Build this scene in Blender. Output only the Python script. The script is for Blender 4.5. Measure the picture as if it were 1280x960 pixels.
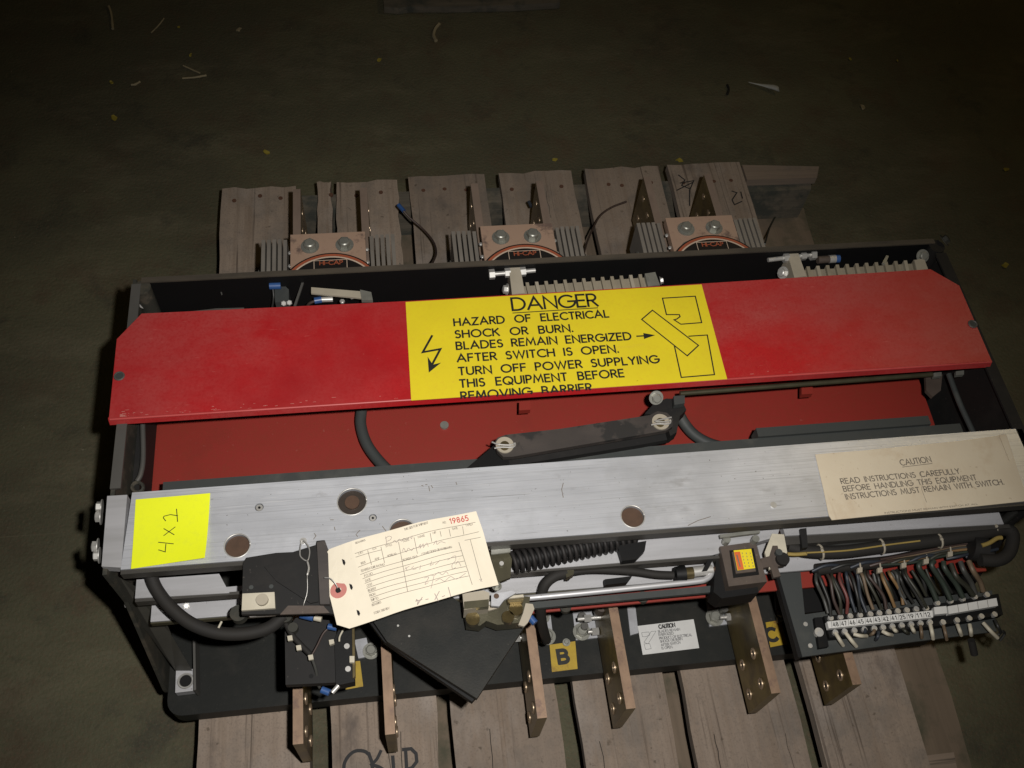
import bpy, bmesh, math, random
from mathutils import Vector, Matrix
R_ = random.Random(7)
for o in list(bpy.data.objects): bpy.data.objects.remove(o)
S = bpy.context.scene
COL = S.collection

# ------------------------------------------------------------------ camera
F_PX = 1217.0
Xc = Vector((0.9907, 0.0640, -0.1205)); Yc = Vector((-0.1176, 0.8479, -0.5169)); Zc = Vector((0.0691, 0.5263, 0.8475))
def _gs():
    z = Zc.normalized(); y = (Yc - Yc.dot(z) * z).normalized(); x = y.cross(z)
    return Matrix((x, y, z))
RW = _gs()                                   # world = RW @ camera
CAM = Vector((0, 0, 1.60))
cam = bpy.data.cameras.new('camera'); camo = bpy.data.objects.new('camera', cam); COL.objects.link(camo)
camo.matrix_world = Matrix.Translation(CAM) @ RW.to_4x4()
cam.sensor_width = 36; cam.lens = 36 * F_PX / 1280; cam.clip_start = .02; cam.clip_end = 60
S.camera = camo

# ------------------------------------------------------------------ light: flash beside the lens + dim warm hall
W = bpy.data.worlds.new('World'); S.world = W; W.use_nodes = True
W.node_tree.nodes['Background'].inputs[0].default_value = (1.0, .78, .42, 1)
W.node_tree.nodes['Background'].inputs[1].default_value = 0.006
fl = bpy.data.lights.new('flash', 'SPOT'); flo = bpy.data.objects.new('flash', fl); COL.objects.link(flo)
fl.energy = 86; fl.color = (1.0, .965, .93); fl.shadow_soft_size = .012
fl.spot_size = math.radians(82); fl.spot_blend = 1.0
fpos = CAM + RW @ Vector((.075, .04, -.0))
aim = CAM + RW @ (Vector((-.03, -.12, -1)) * 1.4)
flo.location = fpos; flo.rotation_euler = (aim - fpos).to_track_quat('-Z', 'Y').to_euler()
hl = bpy.data.lights.new('hall_lamp', 'AREA'); hlo = bpy.data.objects.new('hall_lamp', hl); COL.objects.link(hlo)
hl.shape = 'DISK'; hl.size = .9; hl.energy = 10; hl.color = (1.0, .74, .32)
hlo.location = (3.2, 2.4, 4.0); hlo.rotation_euler = (Vector((.6, .6, .4)) - hlo.location).to_track_quat('-Z', 'Y').to_euler()
S.view_settings.view_transform = 'Standard'; S.view_settings.look = 'None'
S.view_settings.exposure = 0; S.view_settings.gamma = 1
S.render.resolution_x = 1024; S.render.resolution_y = 768

# ------------------------------------------------------------------ layout helper: photo pixel + height -> world point
def at(px, py, z):
    d = RW @ Vector(((px - 640) / F_PX, -(py - 480) / F_PX, -1))
    return CAM + d * ((z - CAM.z) / d.z)

# ------------------------------------------------------------------ materials
def mat(name, c, rough=.6, metal=0.0, c2=None, scale=(30, 30, 30), amt=.5, bump=0.0, bscale=None, spec=.5, detail=6, emit=None, speck=None, rnd=0.0, c3=None, s3=4.0, t3=(.5, .62), rv=0.0):
    m = bpy.data.materials.new(name); m.use_nodes = True
    nt = m.node_tree; N = nt.nodes; L = nt.links
    b = N['Principled BSDF']
    b.inputs['Roughness'].default_value = rough; b.inputs['Metallic'].default_value = metal
    b.inputs['Specular IOR Level'].default_value = spec
    tc = N.new('ShaderNodeTexCoord'); mp = N.new('ShaderNodeMapping'); L.new(tc.outputs['Object'], mp.inputs[0])
    mp.inputs['Scale'].default_value = scale
    oi = N.new('ShaderNodeObjectInfo')
    mul = N.new('ShaderNodeMath'); mul.operation = 'MULTIPLY'; mul.inputs[1].default_value = 37.0; L.new(oi.outputs['Random'], mul.inputs[0])
    no = N.new('ShaderNodeTexNoise'); no.noise_dimensions = '4D'; no.inputs['Scale'].default_value = 1; no.inputs['Detail'].default_value = detail; no.inputs['Roughness'].default_value = .62
    L.new(mp.outputs[0], no.inputs['Vector']); L.new(mul.outputs[0], no.inputs['W'])
    ramp = N.new('ShaderNodeMapRange'); ramp.inputs[1].default_value = .5 - amt * .5; ramp.inputs[2].default_value = .5 + amt * .5
    L.new(no.outputs['Fac'], ramp.inputs[0])
    mix = N.new('ShaderNodeMix'); mix.data_type = 'RGBA'
    c2 = c2 or tuple(x * .72 for x in c)
    mix.inputs[6].default_value = (*c2, 1); mix.inputs[7].default_value = (*c, 1)
    L.new(ramp.outputs[0], mix.inputs[0]); col = mix.outputs[2]
    def over(col, fac_out, cc, k=1.0):
        mm = N.new('ShaderNodeMix'); mm.data_type = 'RGBA'; mm.inputs[7].default_value = (*cc, 1)
        L.new(col, mm.inputs[6])
        if k != 1.0:
            q = N.new('ShaderNodeMath'); q.operation = 'MULTIPLY'; q.inputs[1].default_value = k; L.new(fac_out, q.inputs[0]); fac_out = q.outputs[0]
        L.new(fac_out, mm.inputs[0]); return mm.outputs[2]
    if c3:
        n3 = N.new('ShaderNodeTexNoise'); n3.inputs['Scale'].default_value = s3; n3.inputs['Detail'].default_value = 8; n3.inputs['Roughness'].default_value = .65
        L.new(tc.outputs['Object'], n3.inputs['Vector'])
        r3 = N.new('ShaderNodeMapRange'); r3.inputs[1].default_value = t3[0]; r3.inputs[2].default_value = t3[1]; L.new(n3.outputs['Fac'], r3.inputs[0])
        col = over(col, r3.outputs[0], c3)
    if speck:
        sc, th, cc, k = speck
        n4 = N.new('ShaderNodeTexNoise'); n4.inputs['Scale'].default_value = sc; n4.inputs['Detail'].default_value = 3
        L.new(tc.outputs['Object'], n4.inputs['Vector'])
        r4 = N.new('ShaderNodeMapRange'); r4.inputs[1].default_value = th; r4.inputs[2].default_value = th + .05; L.new(n4.outputs['Fac'], r4.inputs[0])
        col = over(col, r4.outputs[0], cc, k)
    if rnd:
        hsv = N.new('ShaderNodeHueSaturation'); mr = N.new('ShaderNodeMapRange'); mr.inputs[3].default_value = 1 - rnd; mr.inputs[4].default_value = 1 + rnd
        L.new(oi.outputs['Random'], mr.inputs[0]); L.new(mr.outputs[0], hsv.inputs['Value']); L.new(col, hsv.inputs['Color']); col = hsv.outputs[0]
    L.new(col, b.inputs['Base Color'])
    if rv:
        rr = N.new('ShaderNodeMapRange'); rr.inputs[3].default_value = rough - rv; rr.inputs[4].default_value = rough + rv
        L.new(no.outputs['Fac'], rr.inputs[0]); L.new(rr.outputs[0], b.inputs['Roughness'])
    if bump:
        bp = N.new('ShaderNodeBump'); bp.inputs['Strength'].default_value = bump; bp.inputs['Distance'].default_value = .002
        src = no.outputs['Fac']
        if bscale:
            nb = N.new('ShaderNodeTexNoise'); nb.inputs['Scale'].default_value = bscale; nb.inputs['Detail'].default_value = 4
            L.new(tc.outputs['Object'], nb.inputs['Vector']); src = nb.outputs['Fac']
        L.new(src, bp.inputs['Height']); L.new(bp.outputs[0], b.inputs['Normal'])
    m['nt'] = 1
    return m

M = {}
M['floor'] = mat('concrete', (.112, .105, .060), .75, spec=.25, scale=(3, 3, 3), c2=(.070, .065, .042), amt=.5, bump=.9, bscale=150, c3=(.085, .066, .040), s3=9, t3=(.5, .68), speck=(160, .66, (.15, .13, .08), .35), detail=12)
M['wood'] = mat('weathered_wood', (.31, .245, .19), .85, scale=(90, 4, 90), c2=(.165, .128, .098), amt=.9, bump=.5, rnd=.17, detail=9, c3=(.175, .145, .118), s3=13, t3=(.48, .66), speck=(75, .68, (.05, .035, .02), .6))
M['wood_edge'] = mat('stringer_wood', (.25, .19, .14), .85, scale=(5, 90, 90), c2=(.13, .10, .078), amt=.9, bump=.5, rnd=.1, detail=8)
M['old_wood'] = mat('grey_old_wood', (.16, .135, .10), .85, scale=(5, 60, 60), c2=(.06, .054, .04), amt=.6, bump=.8, detail=10, c3=(.05, .052, .042), s3=16, t3=(.46, .60))
M['bottom_wood'] = mat('dirty_bottom_wood', (.20, .15, .105), .85, scale=(90, 4, 90), c2=(.10, .075, .05), amt=.9, bump=.5, detail=9, c3=(.07, .065, .04), s3=9, t3=(.46, .62))
M['nail'] = mat('rusty_nail', (.10, .045, .025), .8)
M['marker'] = mat('black_marker', (.012, .012, .013), .7)
M['red'] = mat('red_paint', (.40, .010, .013), .42, scale=(7, 9, 9), c2=(.31, .012, .014), amt=.5, bump=.05, bscale=600, spec=.45, c3=(.34, .040, .038), s3=5, t3=(.46, .72), speck=(230, .72, (.45, .16, .13), .45), rv=.06)
M['redfold'] = mat('rubbed_highlight_red', (.46, .075, .07), .4, scale=(20, 60, 60), c2=(.34, .03, .03), amt=.7)  # rubbed fold paint, with the edge highlight put into its colour
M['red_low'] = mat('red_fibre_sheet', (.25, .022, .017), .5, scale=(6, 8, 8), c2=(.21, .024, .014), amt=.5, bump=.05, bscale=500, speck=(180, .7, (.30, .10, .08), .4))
M['yellow'] = mat('yellow_label', (.70, .57, .016), .5, scale=(14, 14, 14), c2=(.62, .50, .016), amt=.5, speck=(140, .73, (.5, .36, .05), .5))
M['yellow_old'] = mat('aged_yellow_label', (.46, .32, .02), .5, scale=(60, 60, 60), c2=(.30, .19, .02), amt=.5, c3=(.16, .08, .015), s3=45, t3=(.55, .7))
M['note'] = mat('fluorescent_note', (.80, .86, .01), .7, scale=(20, 20, 20), c2=(.75, .82, .01), amt=.5)
M['paper'] = mat('tag_card', (.70, .64, .51), .75, scale=(30, 30, 30), c2=(.63, .57, .45), amt=.6, speck=(200, .70, (.5, .42, .3), .3))
M['paper_old'] = mat('yellowed_paper', (.60, .53, .40), .65, scale=(12, 12, 12), c2=(.52, .44, .32), amt=.6, c3=(.46, .36, .24), s3=14, t3=(.55, .75), speck=(170, .68, (.28, .2, .12), .4), bump=.5, bscale=22)
M['white'] = mat('white_label', (.62, .62, .60), .5, scale=(40, 40, 40), c2=(.52, .52, .50))
M['ink'] = mat('black_ink', (.012, .012, .010), .6)
M['ink_soft'] = mat('faded_ink', (.17, .145, .115), .7)
M['ink_red'] = mat('red_ink', (.50, .06, .05), .7)
M['pencil'] = mat('pencil', (.34, .28, .25), .7)
M['pink_ring'] = mat('pink_reinforcement', (.50, .19, .16), .7)
M['hole'] = mat('dark_hole', (.004, .004, .004), .9)
M['ph'] = mat('phenolic_board', (.014, .015, .013), .55, spec=.22, scale=(8, 8, 8), c2=(.012, .013, .012), amt=.6, bump=.08, bscale=400, c3=(.028, .026, .022), s3=12, t3=(.5, .75), speck=(220, .71, (.06, .055, .045), .6), rv=.08)
M['black'] = mat('black_paint', (.0045, .0045, .0045), .6, spec=.25, scale=(20, 20, 20), bump=.05, bscale=300)
M['black_soft'] = mat('dusty_black_paint', (.014, .013, .012), .6, spec=.22, scale=(12, 12, 12), c2=(.014, .014, .014), amt=.5, speck=(200, .70, (.08, .07, .06), .5))
M['frame'] = mat('dusty_frame_paint', (.040, .039, .030), .65, spec=.25, scale=(14, 14, 14), c2=(.028, .028, .024), amt=.6, c3=(.085, .07, .05), s3=20, t3=(.52, .72))
M['rimpaint'] = mat('chipped_rim_paint', (.085, .068, .048), .6, scale=(14, 60, 60), c2=(.018, .017, .015), amt=.7)
M['link'] = mat('link_steel', (.058, .048, .042), .55, scale=(10, 24, 10), c2=(.030, .026, .024), amt=.35, speck=(160, .70, (.10, .08, .07), .5), c3=(.020, .019, .018), s3=16, t3=(.55, .6))
M['rubber'] = mat('rubber', (.018, .016, .013), .75, spec=.3, scale=(30, 30, 30), c2=(.016, .015, .014))
M['spring'] = mat('spring_steel', (.022, .020, .019), .6, metal=.2, spec=.3)
M['grey'] = mat('grey_enamel', (.044, .048, .046), .6, spec=.3, scale=(16, 16, 16), c2=(.038, .042, .041), speck=(150, .70, (.10, .10, .09), .4))
M['flange'] = mat('dull_steel', (.12, .115, .105), .55, metal=.4, scale=(12, 12, 12), c2=(.08, .078, .07))
M['steel'] = mat('zinc_steel', (.58, .57, .54), .42, metal=.55, scale=(60, 60, 60), c2=(.42, .41, .38), amt=.5)
M['steel_plate'] = mat('galvanised_plate', (.46, .47, .49), .5, metal=.25, scale=(45, 45, 45), c2=(.26, .26, .27), amt=.5, bump=.2)
M['bolt'] = mat('dull_bolt', (.34, .34, .30), .42, metal=.55, scale=(60, 60, 60), c2=(.22, .22, .19))
M['brass'] = mat('bronze', (.22, .175, .085), .36, metal=.7, scale=(60, 60, 60), c2=(.09, .07, .035), amt=.6)
M['rimgold'] = mat('polished_rim', (.50, .38, .26), .36, metal=.75)
M['dull_top'] = mat('tarnished_copper', (.21, .155, .12), .7, scale=(60, 30, 60), c2=(.15, .11, .085))
M['boss'] = mat('oiled_bronze', (.17, .13, .055), .28, metal=.75, scale=(80, 80, 80), c2=(.06, .045, .02), amt=.6)
M['olive'] = mat('olive_steel', (.085, .078, .045), .42, metal=.4, scale=(40, 40, 40), c2=(.045, .04, .024), amt=.6)
M['copper'] = mat('aged_copper', (.32, .21, .135), .5, metal=.25, scale=(70, 40, 70), c2=(.17, .11, .07), amt=.6, c3=(.16, .10, .075), s3=42, t3=(.56, .66), speck=(300, .66, (.20, .12, .08), .5), bump=.1)
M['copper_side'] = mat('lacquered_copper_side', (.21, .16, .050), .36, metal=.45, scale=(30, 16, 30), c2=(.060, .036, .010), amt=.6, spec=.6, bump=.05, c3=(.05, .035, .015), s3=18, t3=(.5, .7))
M['pad'] = mat('copper_pad', (.34, .235, .165), .6, metal=.05, scale=(40, 40, 40), c2=(.34, .225, .165), amt=.6, c3=(.145, .10, .08), s3=19, t3=(.56, .63), speck=(200, .68, (.2, .13, .1), .5))
M['fin'] = mat('aluminium_fin', (.30, .275, .24), .5, metal=.35, scale=(20, 20, 20), c2=(.20, .18, .155))
M['chute'] = mat('arc_chute', (.27, .235, .17), .7, scale=(40, 40, 40), c2=(.19, .165, .12))
M['tan'] = mat('tan_plate', (.36, .32, .25), .6, scale=(30, 30, 30), c2=(.28, .25, .19))
M['legsteel'] = mat('leg_steel', (.085, .082, .068), .55, metal=.2, scale=(30, 12, 30), c2=(.05, .048, .04), amt=.6)
M['orange'] = mat('orange_ring', (.36, .095, .045), .5)
M['cream'] = mat('cream_ring', (.60, .47, .36), .5)
M['fuse_black'] = mat('fuse_body', (.016, .014, .013), .4)
M['brown_coil'] = mat('brown_laminate', (.080, .060, .047), .6, scale=(60, 60, 60), c2=(.048, .036, .029), amt=.6, bump=.2, speck=(240, .68, (.15, .12, .09), .4))
M['plug'] = mat('brown_pin', (.115, .066, .042), .5, metal=.3, scale=(50, 50, 50), c2=(.06, .038, .026), amt=.6, bump=.1)
M['plugd'] = mat('dark_bushing', (.055, .042, .034), .45, metal=.3, scale=(50, 50, 50), c2=(.035, .028, .022))
M['blue'] = mat('blue_lug', (.03, .085, .24), .4)
M['cream_bit'] = mat('cream_nylon', (.50, .46, .36), .5)
M['haytan'] = mat('dry_straw', (.30, .25, .15), .7)
M['chip'] = mat('yellow_chip', (.30, .24, .03), .7)
M['floss'] = mat('white_floss', (.42, .42, .38), .5)
def wiremat(n, c): M[n] = mat(n, c, .5)
for n, c in dict(w_grey=(.10, .10, .085), w_brown=(.10, .055, .04), w_red=(.30, .05, .035), w_blue=(.045, .06, .085), w_orange=(.46, .24, .05), w_tan=(.30, .19, .09), w_dark=(.035, .035, .03), w_green=(.05, .075, .05), w_yellow=(.60, .40, .02), w_olive=(.06, .06, .035)).items(): wiremat(n.replace('w_', '') + '_wire', tuple((v * .72 + sum(c) / 3 * .28) * .58 for v in c))

def layer(m, scale, rot, lo, hi, cc, k, det=4, rough=.6):
    nt = m.node_tree; N = nt.nodes; L = nt.links; b = N['Principled BSDF']; tc = [n for n in N if n.type == 'TEX_COORD'][0]
    col = b.inputs['Base Color'].links[0].from_socket
    mp = N.new('ShaderNodeMapping'); mp.inputs['Scale'].default_value = scale; mp.inputs['Rotation'].default_value = (0, 0, rot); L.new(tc.outputs['Object'], mp.inputs[0])
    n = N.new('ShaderNodeTexNoise'); n.noise_dimensions = '4D'; oi = [q for q in N if q.type == 'OBJECT_INFO'][0]; mw = N.new('ShaderNodeMath'); mw.operation = 'MULTIPLY'; mw.inputs[1].default_value = 53.0; L.new(oi.outputs['Random'], mw.inputs[0]); L.new(mw.outputs[0], n.inputs['W']); n.inputs['Scale'].default_value = 1; n.inputs['Detail'].default_value = det; n.inputs['Roughness'].default_value = rough; L.new(mp.outputs[0], n.inputs['Vector'])
    r = N.new('ShaderNodeMapRange'); r.inputs[1].default_value = lo; r.inputs[2].default_value = hi; r.inputs[4].default_value = k; L.new(n.outputs['Fac'], r.inputs[0])
    mm = N.new('ShaderNodeMix'); mm.data_type = 'RGBA'; mm.inputs[7].default_value = (*cc, 1); L.new(col, mm.inputs[6]); L.new(r.outputs[0], mm.inputs[0])
    L.new(mm.outputs[2], b.inputs['Base Color'])
layer(M['wood'], (160, 3, 160), 0, .57, .66, (.07, .05, .036), .8, 6)
layer(M['wood'], (55, 2.2, 50), 0, .5, .66, (.19, .14, .10), .7, 9, .7)
layer(M['wood'], (9, 5, 9), .4, .55, .72, (.31, .27, .235), .7, 8)
layer(M['wood'], (14, 9, 9), .1, .60, .72, (.075, .06, .052), .75, 8)
layer(M['wood'], (330, 330, 330), .1, .5, .75, (.10, .08, .065), .45, 2)
layer(M['wood_edge'], (3, 140, 140), 0, .58, .68, (.05, .04, .03), .8, 5)
layer(M['wood_edge'], (9, 9, 30), 0, .55, .70, (.085, .085, .08), .7, 8)
layer(M['floor'], (1.1, 1.8, 1), .3, .45, .66, (.045, .042, .028), .75, 10, .65)
layer(M['floor'], (2.3, 6, 1), -.2, .52, .70, (.165, .145, .095), .55, 12, .72)
layer(M['floor'], (6, 7, 1), .6, .54, .66, (.040, .038, .028), .7, 12, .72)
layer(M['floor'], (3.2, 2.6, 1), .9, .56, .68, (.11, .075, .048), .25, 12, .7)
layer(M['floor'], (1.4, 90, 1), .25, .66, .72, (.17, .15, .10), .35, 5)
layer(M['floor'], (70, 1.2, 1), .12, .68, .73, (.03, .028, .02), .6, 6)
layer(M['floor'], (420, 420, 420), 0, .60, .68, (.20, .18, .12), .6, 3, .7)
layer(M['floor'], (190, 190, 190), 0, .52, .72, (.14, .075, .045), .35, 2)
layer(M['floor'], (210, 170, 190), 1, .52, .72, (.05, .07, .035), .4, 2)
layer(M['red'], (3.2, 6, 5), .5, .46, .68, (.34, .075, .068), .7, 10, .7)
layer(M['red'], (2.5, 3.5, 5), 1.2, .50, .66, (.22, .008, .010), .6, 6, .6)
layer(M['red'], (40, 300, 40), .15, .66, .72, (.50, .14, .12), .35, 4)
layer(M['red'], (260, 260, 260), .1, .45, .75, (.29, .008, .010), .5, 2)
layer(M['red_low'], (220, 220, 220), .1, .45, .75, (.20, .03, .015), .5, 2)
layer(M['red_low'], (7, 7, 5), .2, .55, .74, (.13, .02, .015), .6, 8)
layer(M['yellow'], (200, 200, 200), .1, .5, .75, (.62, .44, .02), .4, 2)
layer(M['yellow'], (8, 30, 5), .1, .62, .75, (.55, .33, .06), .45, 8)
layer(M['ph'], (11, 14, 9), .3, .50, .72, (.036, .034, .028), .5, 10, .7)
layer(M['black_soft'], (9, 14, 9), .3, .50, .72, (.036, .032, .028), .5, 10, .7)
layer(M['frame'], (60, 60, 60), .3, .55, .70, (.12, .10, .075), .5, 5)
layer(M['paper_old'], (60, 8, 5), .1, .62, .72, (.40, .30, .2), .5, 6)
layer(M['pad'], (120, 120, 120), 0, .55, .7, (.27, .17, .13), .5, 3)
layer(M['copper_side'], (90, 40, 90), 0, .55, .7, (.06, .04, .015), .6, 5)
layer(M['note'], (160, 160, 160), 0, .5, .75, (.66, .72, .03), .35, 2)
layer(M['grey'], (20, 20, 20), 0, .52, .7, (.09, .09, .08), .5, 8)

layer_ = layer
def alu(name, stain=True):
    m = mat(name, (.76, .78, .82), .42, metal=.55, scale=(5, 34, 30), c2=(.60, .62, .66), amt=.6, detail=9, bump=.04, rv=.07)
    nt = m.node_tree; N = nt.nodes; L = nt.links; b = N['Principled BSDF']; tc = [n for n in N if n.type == 'TEX_COORD'][0]
    col = b.inputs['Base Color'].links[0].from_socket
    def layer(col, scale, rot, lo, hi, cc, k, det=2):
        mp = N.new('ShaderNodeMapping'); mp.inputs['Scale'].default_value = scale; mp.inputs['Rotation'].default_value = (0, 0, rot); L.new(tc.outputs['Object'], mp.inputs[0])
        n = N.new('ShaderNodeTexNoise'); n.noise_dimensions = '4D'; oi = [q for q in N if q.type == 'OBJECT_INFO'][0]; mw = N.new('ShaderNodeMath'); mw.operation = 'MULTIPLY'; mw.inputs[1].default_value = 53.0; L.new(oi.outputs['Random'], mw.inputs[0]); L.new(mw.outputs[0], n.inputs['W']); n.inputs['Scale'].default_value = 1; n.inputs['Detail'].default_value = det; L.new(mp.outputs[0], n.inputs['Vector'])
        r = N.new('ShaderNodeMapRange'); r.inputs[1].default_value = lo; r.inputs[2].default_value = hi; r.inputs[4].default_value = k; L.new(n.outputs['Fac'], r.inputs[0])
        mm = N.new('ShaderNodeMix'); mm.data_type = 'RGBA'; mm.inputs[7].default_value = (*cc, 1); L.new(col, mm.inputs[6]); L.new(r.outputs[0], mm.inputs[0]); return mm.outputs[2]
    col = layer(col, (3, 22, 9), .05, .48, .75, (.72, .74, .78), .6, 8)
    col = layer(col, (5, 9, 9), .5, .5, .72, (.36, .37, .38), .55, 9)
    col = layer(col, (14, 420, 40), .32, .66, .70, (.85, .86, .88), .55)
    col = layer(col, (12, 520, 40), -.9, .70, .73, (.16, .15, .14), .7)
    col = layer(col, (300, 300, 300), 0, .71, .74, (.10, .085, .07), .8)
    L.new(col, b.inputs['Base Color'])
    layer_(m, (2.2, 7, 9), .1, .45, .68, (.40, .41, .43), .6, 8); layer_(m, (9, 13, 9), .4, .50, .70, (.86, .88, .92), .6, 9); layer_(m, (11, 9, 9), .8, .52, .70, (.42, .43, .44), .5, 9); layer_(m, (22, 60, 9), .1, .62, .76, (.26, .25, .24), .5, 8); layer_(m, (6, 700, 30), 0, .5, .7, (.36, .37, .38), .5, 3)
    return m
M['alu'] = alu('brushed_aluminium'); M['alu_low'] = mat('dull_aluminium', (.58, .58, .60), .45, metal=.45, scale=(4, 50, 30), c2=(.40, .40, .40), amt=.5, rv=.06, speck=(180, .70, (.2, .17, .13), .6))
M['alu_lip'] = mat('lip_shade_tone', (.060, .056, .050), .5, metal=.2, scale=(9, 40, 40), c2=(.038, .035, .03))  # shade on the aluminium lips put into a dark colour

# ------------------------------------------------------------------ mesh helpers
def link(name, me, m, parent=None, loc=None, label=None):
    o = bpy.data.objects.new(name, me); COL.objects.link(o)
    if m and not me.materials: me.materials.append(M[m] if isinstance(m, str) else m)
    if loc is not None: o.location = loc
    if parent:
        o.parent = parent
        if parent.type == 'EMPTY': o.matrix_parent_inverse = Matrix.Translation(-parent.location)
        elif parent.get('off'): o.matrix_parent_inverse = Matrix.Translation(-parent.location)
    if label: o['label'] = label
    return o
def finish(bm, name, bevel=0.0, smooth=False):
    if bevel:
        es = [e for e in bm.edges if len(e.link_faces) == 2 and e.calc_face_angle(0) > .5]
        try: bmesh.ops.bevel(bm, geom=es, offset=bevel, segments=2, affect='EDGES', profile=.6)
        except Exception: pass
    bmesh.ops.recalc_face_normals(bm, faces=bm.faces)
    me = bpy.data.meshes.new(name); bm.to_mesh(me); bm.free()
    if smooth:
        for p in me.polygons: p.use_smooth = True
    return me
def add_prism(bm, top, thick):
    """top: list of Vectors (any plane); extruded straight down"""
    a = [bm.verts.new(v) for v in top]; b = [bm.verts.new(v - Vector((0, 0, thick))) for v in top]
    n = len(a); bm.faces.new(a); bm.faces.new(b[::-1])
    for i in range(n): bm.faces.new((a[i], b[i], b[(i + 1) % n], a[(i + 1) % n]))
def slab(name, pts, z, thick, m, parent=None, bevel=.0012, label=None):
    bm = bmesh.new(); add_prism(bm, [Vector((p[0], p[1], z)) for p in pts], thick)
    return link(name, finish(bm, name, bevel), m, parent, label=label)
def pslab(name, px, z, thick, m, parent=None, bevel=.0012, label=None):
    """px = list of (px,py[,z])"""
    bm = bmesh.new(); add_prism(bm, [at(p[0], p[1], p[2] if len(p) > 2 else z) for p in px], thick)
    return link(name, finish(bm, name, bevel), m, parent, label=label)
def box(name, x0, x1, y0, y1, z0, z1, m, parent=None, bevel=.0012, label=None):
    return slab(name, [(x0, y0), (x1, y0), (x1, y1), (x0, y1)], z1, z1 - z0, m, parent, bevel, label)
def add_cyl(bm, p0, p1, r, n=16, r1=None, cap=True):
    p0 = Vector(p0); p1 = Vector(p1); ax = (p1 - p0).normalized(); r1 = r if r1 is None else r1
    u = ax.orthogonal().normalized(); v = ax.cross(u)
    A = []; B = []
    for i in range(n):
        a = 2 * math.pi * i / n; d = u * math.cos(a) + v * math.sin(a)
        A.append(bm.verts.new(p0 + d * r)); B.append(bm.verts.new(p1 + d * r1))
    for i in range(n): bm.faces.new((A[i], A[(i + 1) % n], B[(i + 1) % n], B[i]))
    if cap: bm.faces.new(A[::-1]); bm.faces.new(B)
def autosmooth(me, ang=40):
    for p in me.polygons: p.use_smooth = True
    try: me.set_sharp_from_angle(angle=math.radians(ang))
    except Exception: pass
def cyl(name, p0, p1, r, m, parent=None, n=18, r1=None, bevel=0, label=None):
    bm = bmesh.new(); add_cyl(bm, p0, p1, r, n, r1); me = finish(bm, name, bevel); autosmooth(me)
    return link(name, me, m, parent, label=label)
def disc(name, c, r, h, m, parent=None, n=28, bevel=0):
    return cyl(name, Vector(c) - Vector((0, 0, h)), c, r, m, parent, n, bevel=bevel)
def smooth_path(pts, k=6):
    pts = [Vector(p) for p in pts]
    if len(pts) < 3: return pts
    P = [pts[0] * 2 - pts[1]] + pts + [pts[-1] * 2 - pts[-2]]; out = []
    for i in range(1, len(P) - 2):
        a, b, c, d = P[i - 1], P[i], P[i + 1], P[i + 2]
        for j in range(k):
            t = j / k
            out.append(.5 * ((2 * b) + (c - a) * t + (2 * a - 5 * b + 4 * c - d) * t * t + (3 * b - a - 3 * c + d) * t ** 3))
    out.append(pts[-1]); return out
def add_tube(bm, pts, r, n=8, k=6, smooth=True):
    path = smooth_path(pts, k) if smooth else [Vector(p) for p in pts]
    rings = []; u = None
    for i, p in enumerate(path):
        t = (path[min(i + 1, len(path) - 1)] - path[max(i - 1, 0)]).normalized()
        if u is None: u = t.orthogonal().normalized()
        u = (u - t * u.dot(t)).normalized(); v = t.cross(u)
        rings.append([bm.verts.new(p + (u * math.cos(2 * math.pi * j / n) + v * math.sin(2 * math.pi * j / n)) * r) for j in range(n)])
    for a, b in zip(rings, rings[1:]):
        for j in range(n): bm.faces.new((a[j], a[(j + 1) % n], b[(j + 1) % n], b[j]))
    bm.faces.new(rings[0][::-1]); bm.faces.new(rings[-1])
def tube(name, pts, r, m, parent=None, n=8, k=6, label=None, smooth=True):
    bm = bmesh.new(); add_tube(bm, pts, r, n, k, smooth); me = finish(bm, name); autosmooth(me, 60)
    return link(name, me, m, parent, label=label)
def ptube(name, px, r, m, parent=None, z=None, **kw):
    return tube(name, [at(p[0], p[1], p[2] if len(p) > 2 else z) for p in px], r, m, parent, **kw)

_bolts = {}
def bolt(c, r, m, parent, axis=(0, 0, 1), washer=True, h=None, name='bolt', n=6):
    """hex bolt head on a washer; shared mesh per size"""
    key = (round(r, 4), m, washer, h, n)
    if key not in _bolts:
        bm = bmesh.new(); hh = h or r * .8
        if washer: add_cyl(bm, (0, 0, 0), (0, 0, r * .16), r * 1.45, 20)
        add_cyl(bm, (0, 0, r * .16), (0, 0, r * .16 + hh), r, n)
        add_cyl(bm, (0, 0, r * .16 + hh), (0, 0, r * .3 + hh), r * .86, n if n > 8 else 12, r * .70)
        me = finish(bm, name, r * .05); autosmooth(me, 30); me.materials.append(M[m]); _bolts[key] = me
    o = bpy.data.objects.new(name, _bolts[key]); COL.objects.link(o); o.parent = parent
    loc = Vector(c)
    q = Vector((0, 0, 1)).rotation_difference(Vector(axis)) if tuple(axis) != (0, 0, 1) else None
    rotz = Matrix.Rotation(R_.uniform(0, 1), 4, 'Z')
    o.matrix_basis = Matrix.Translation(loc) @ (q.to_matrix().to_4x4() if q else Matrix.Identity(4)) @ rotz
    if parent.type == 'EMPTY': o.matrix_parent_inverse = Matrix.Translation(-parent.location)
    return o

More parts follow.
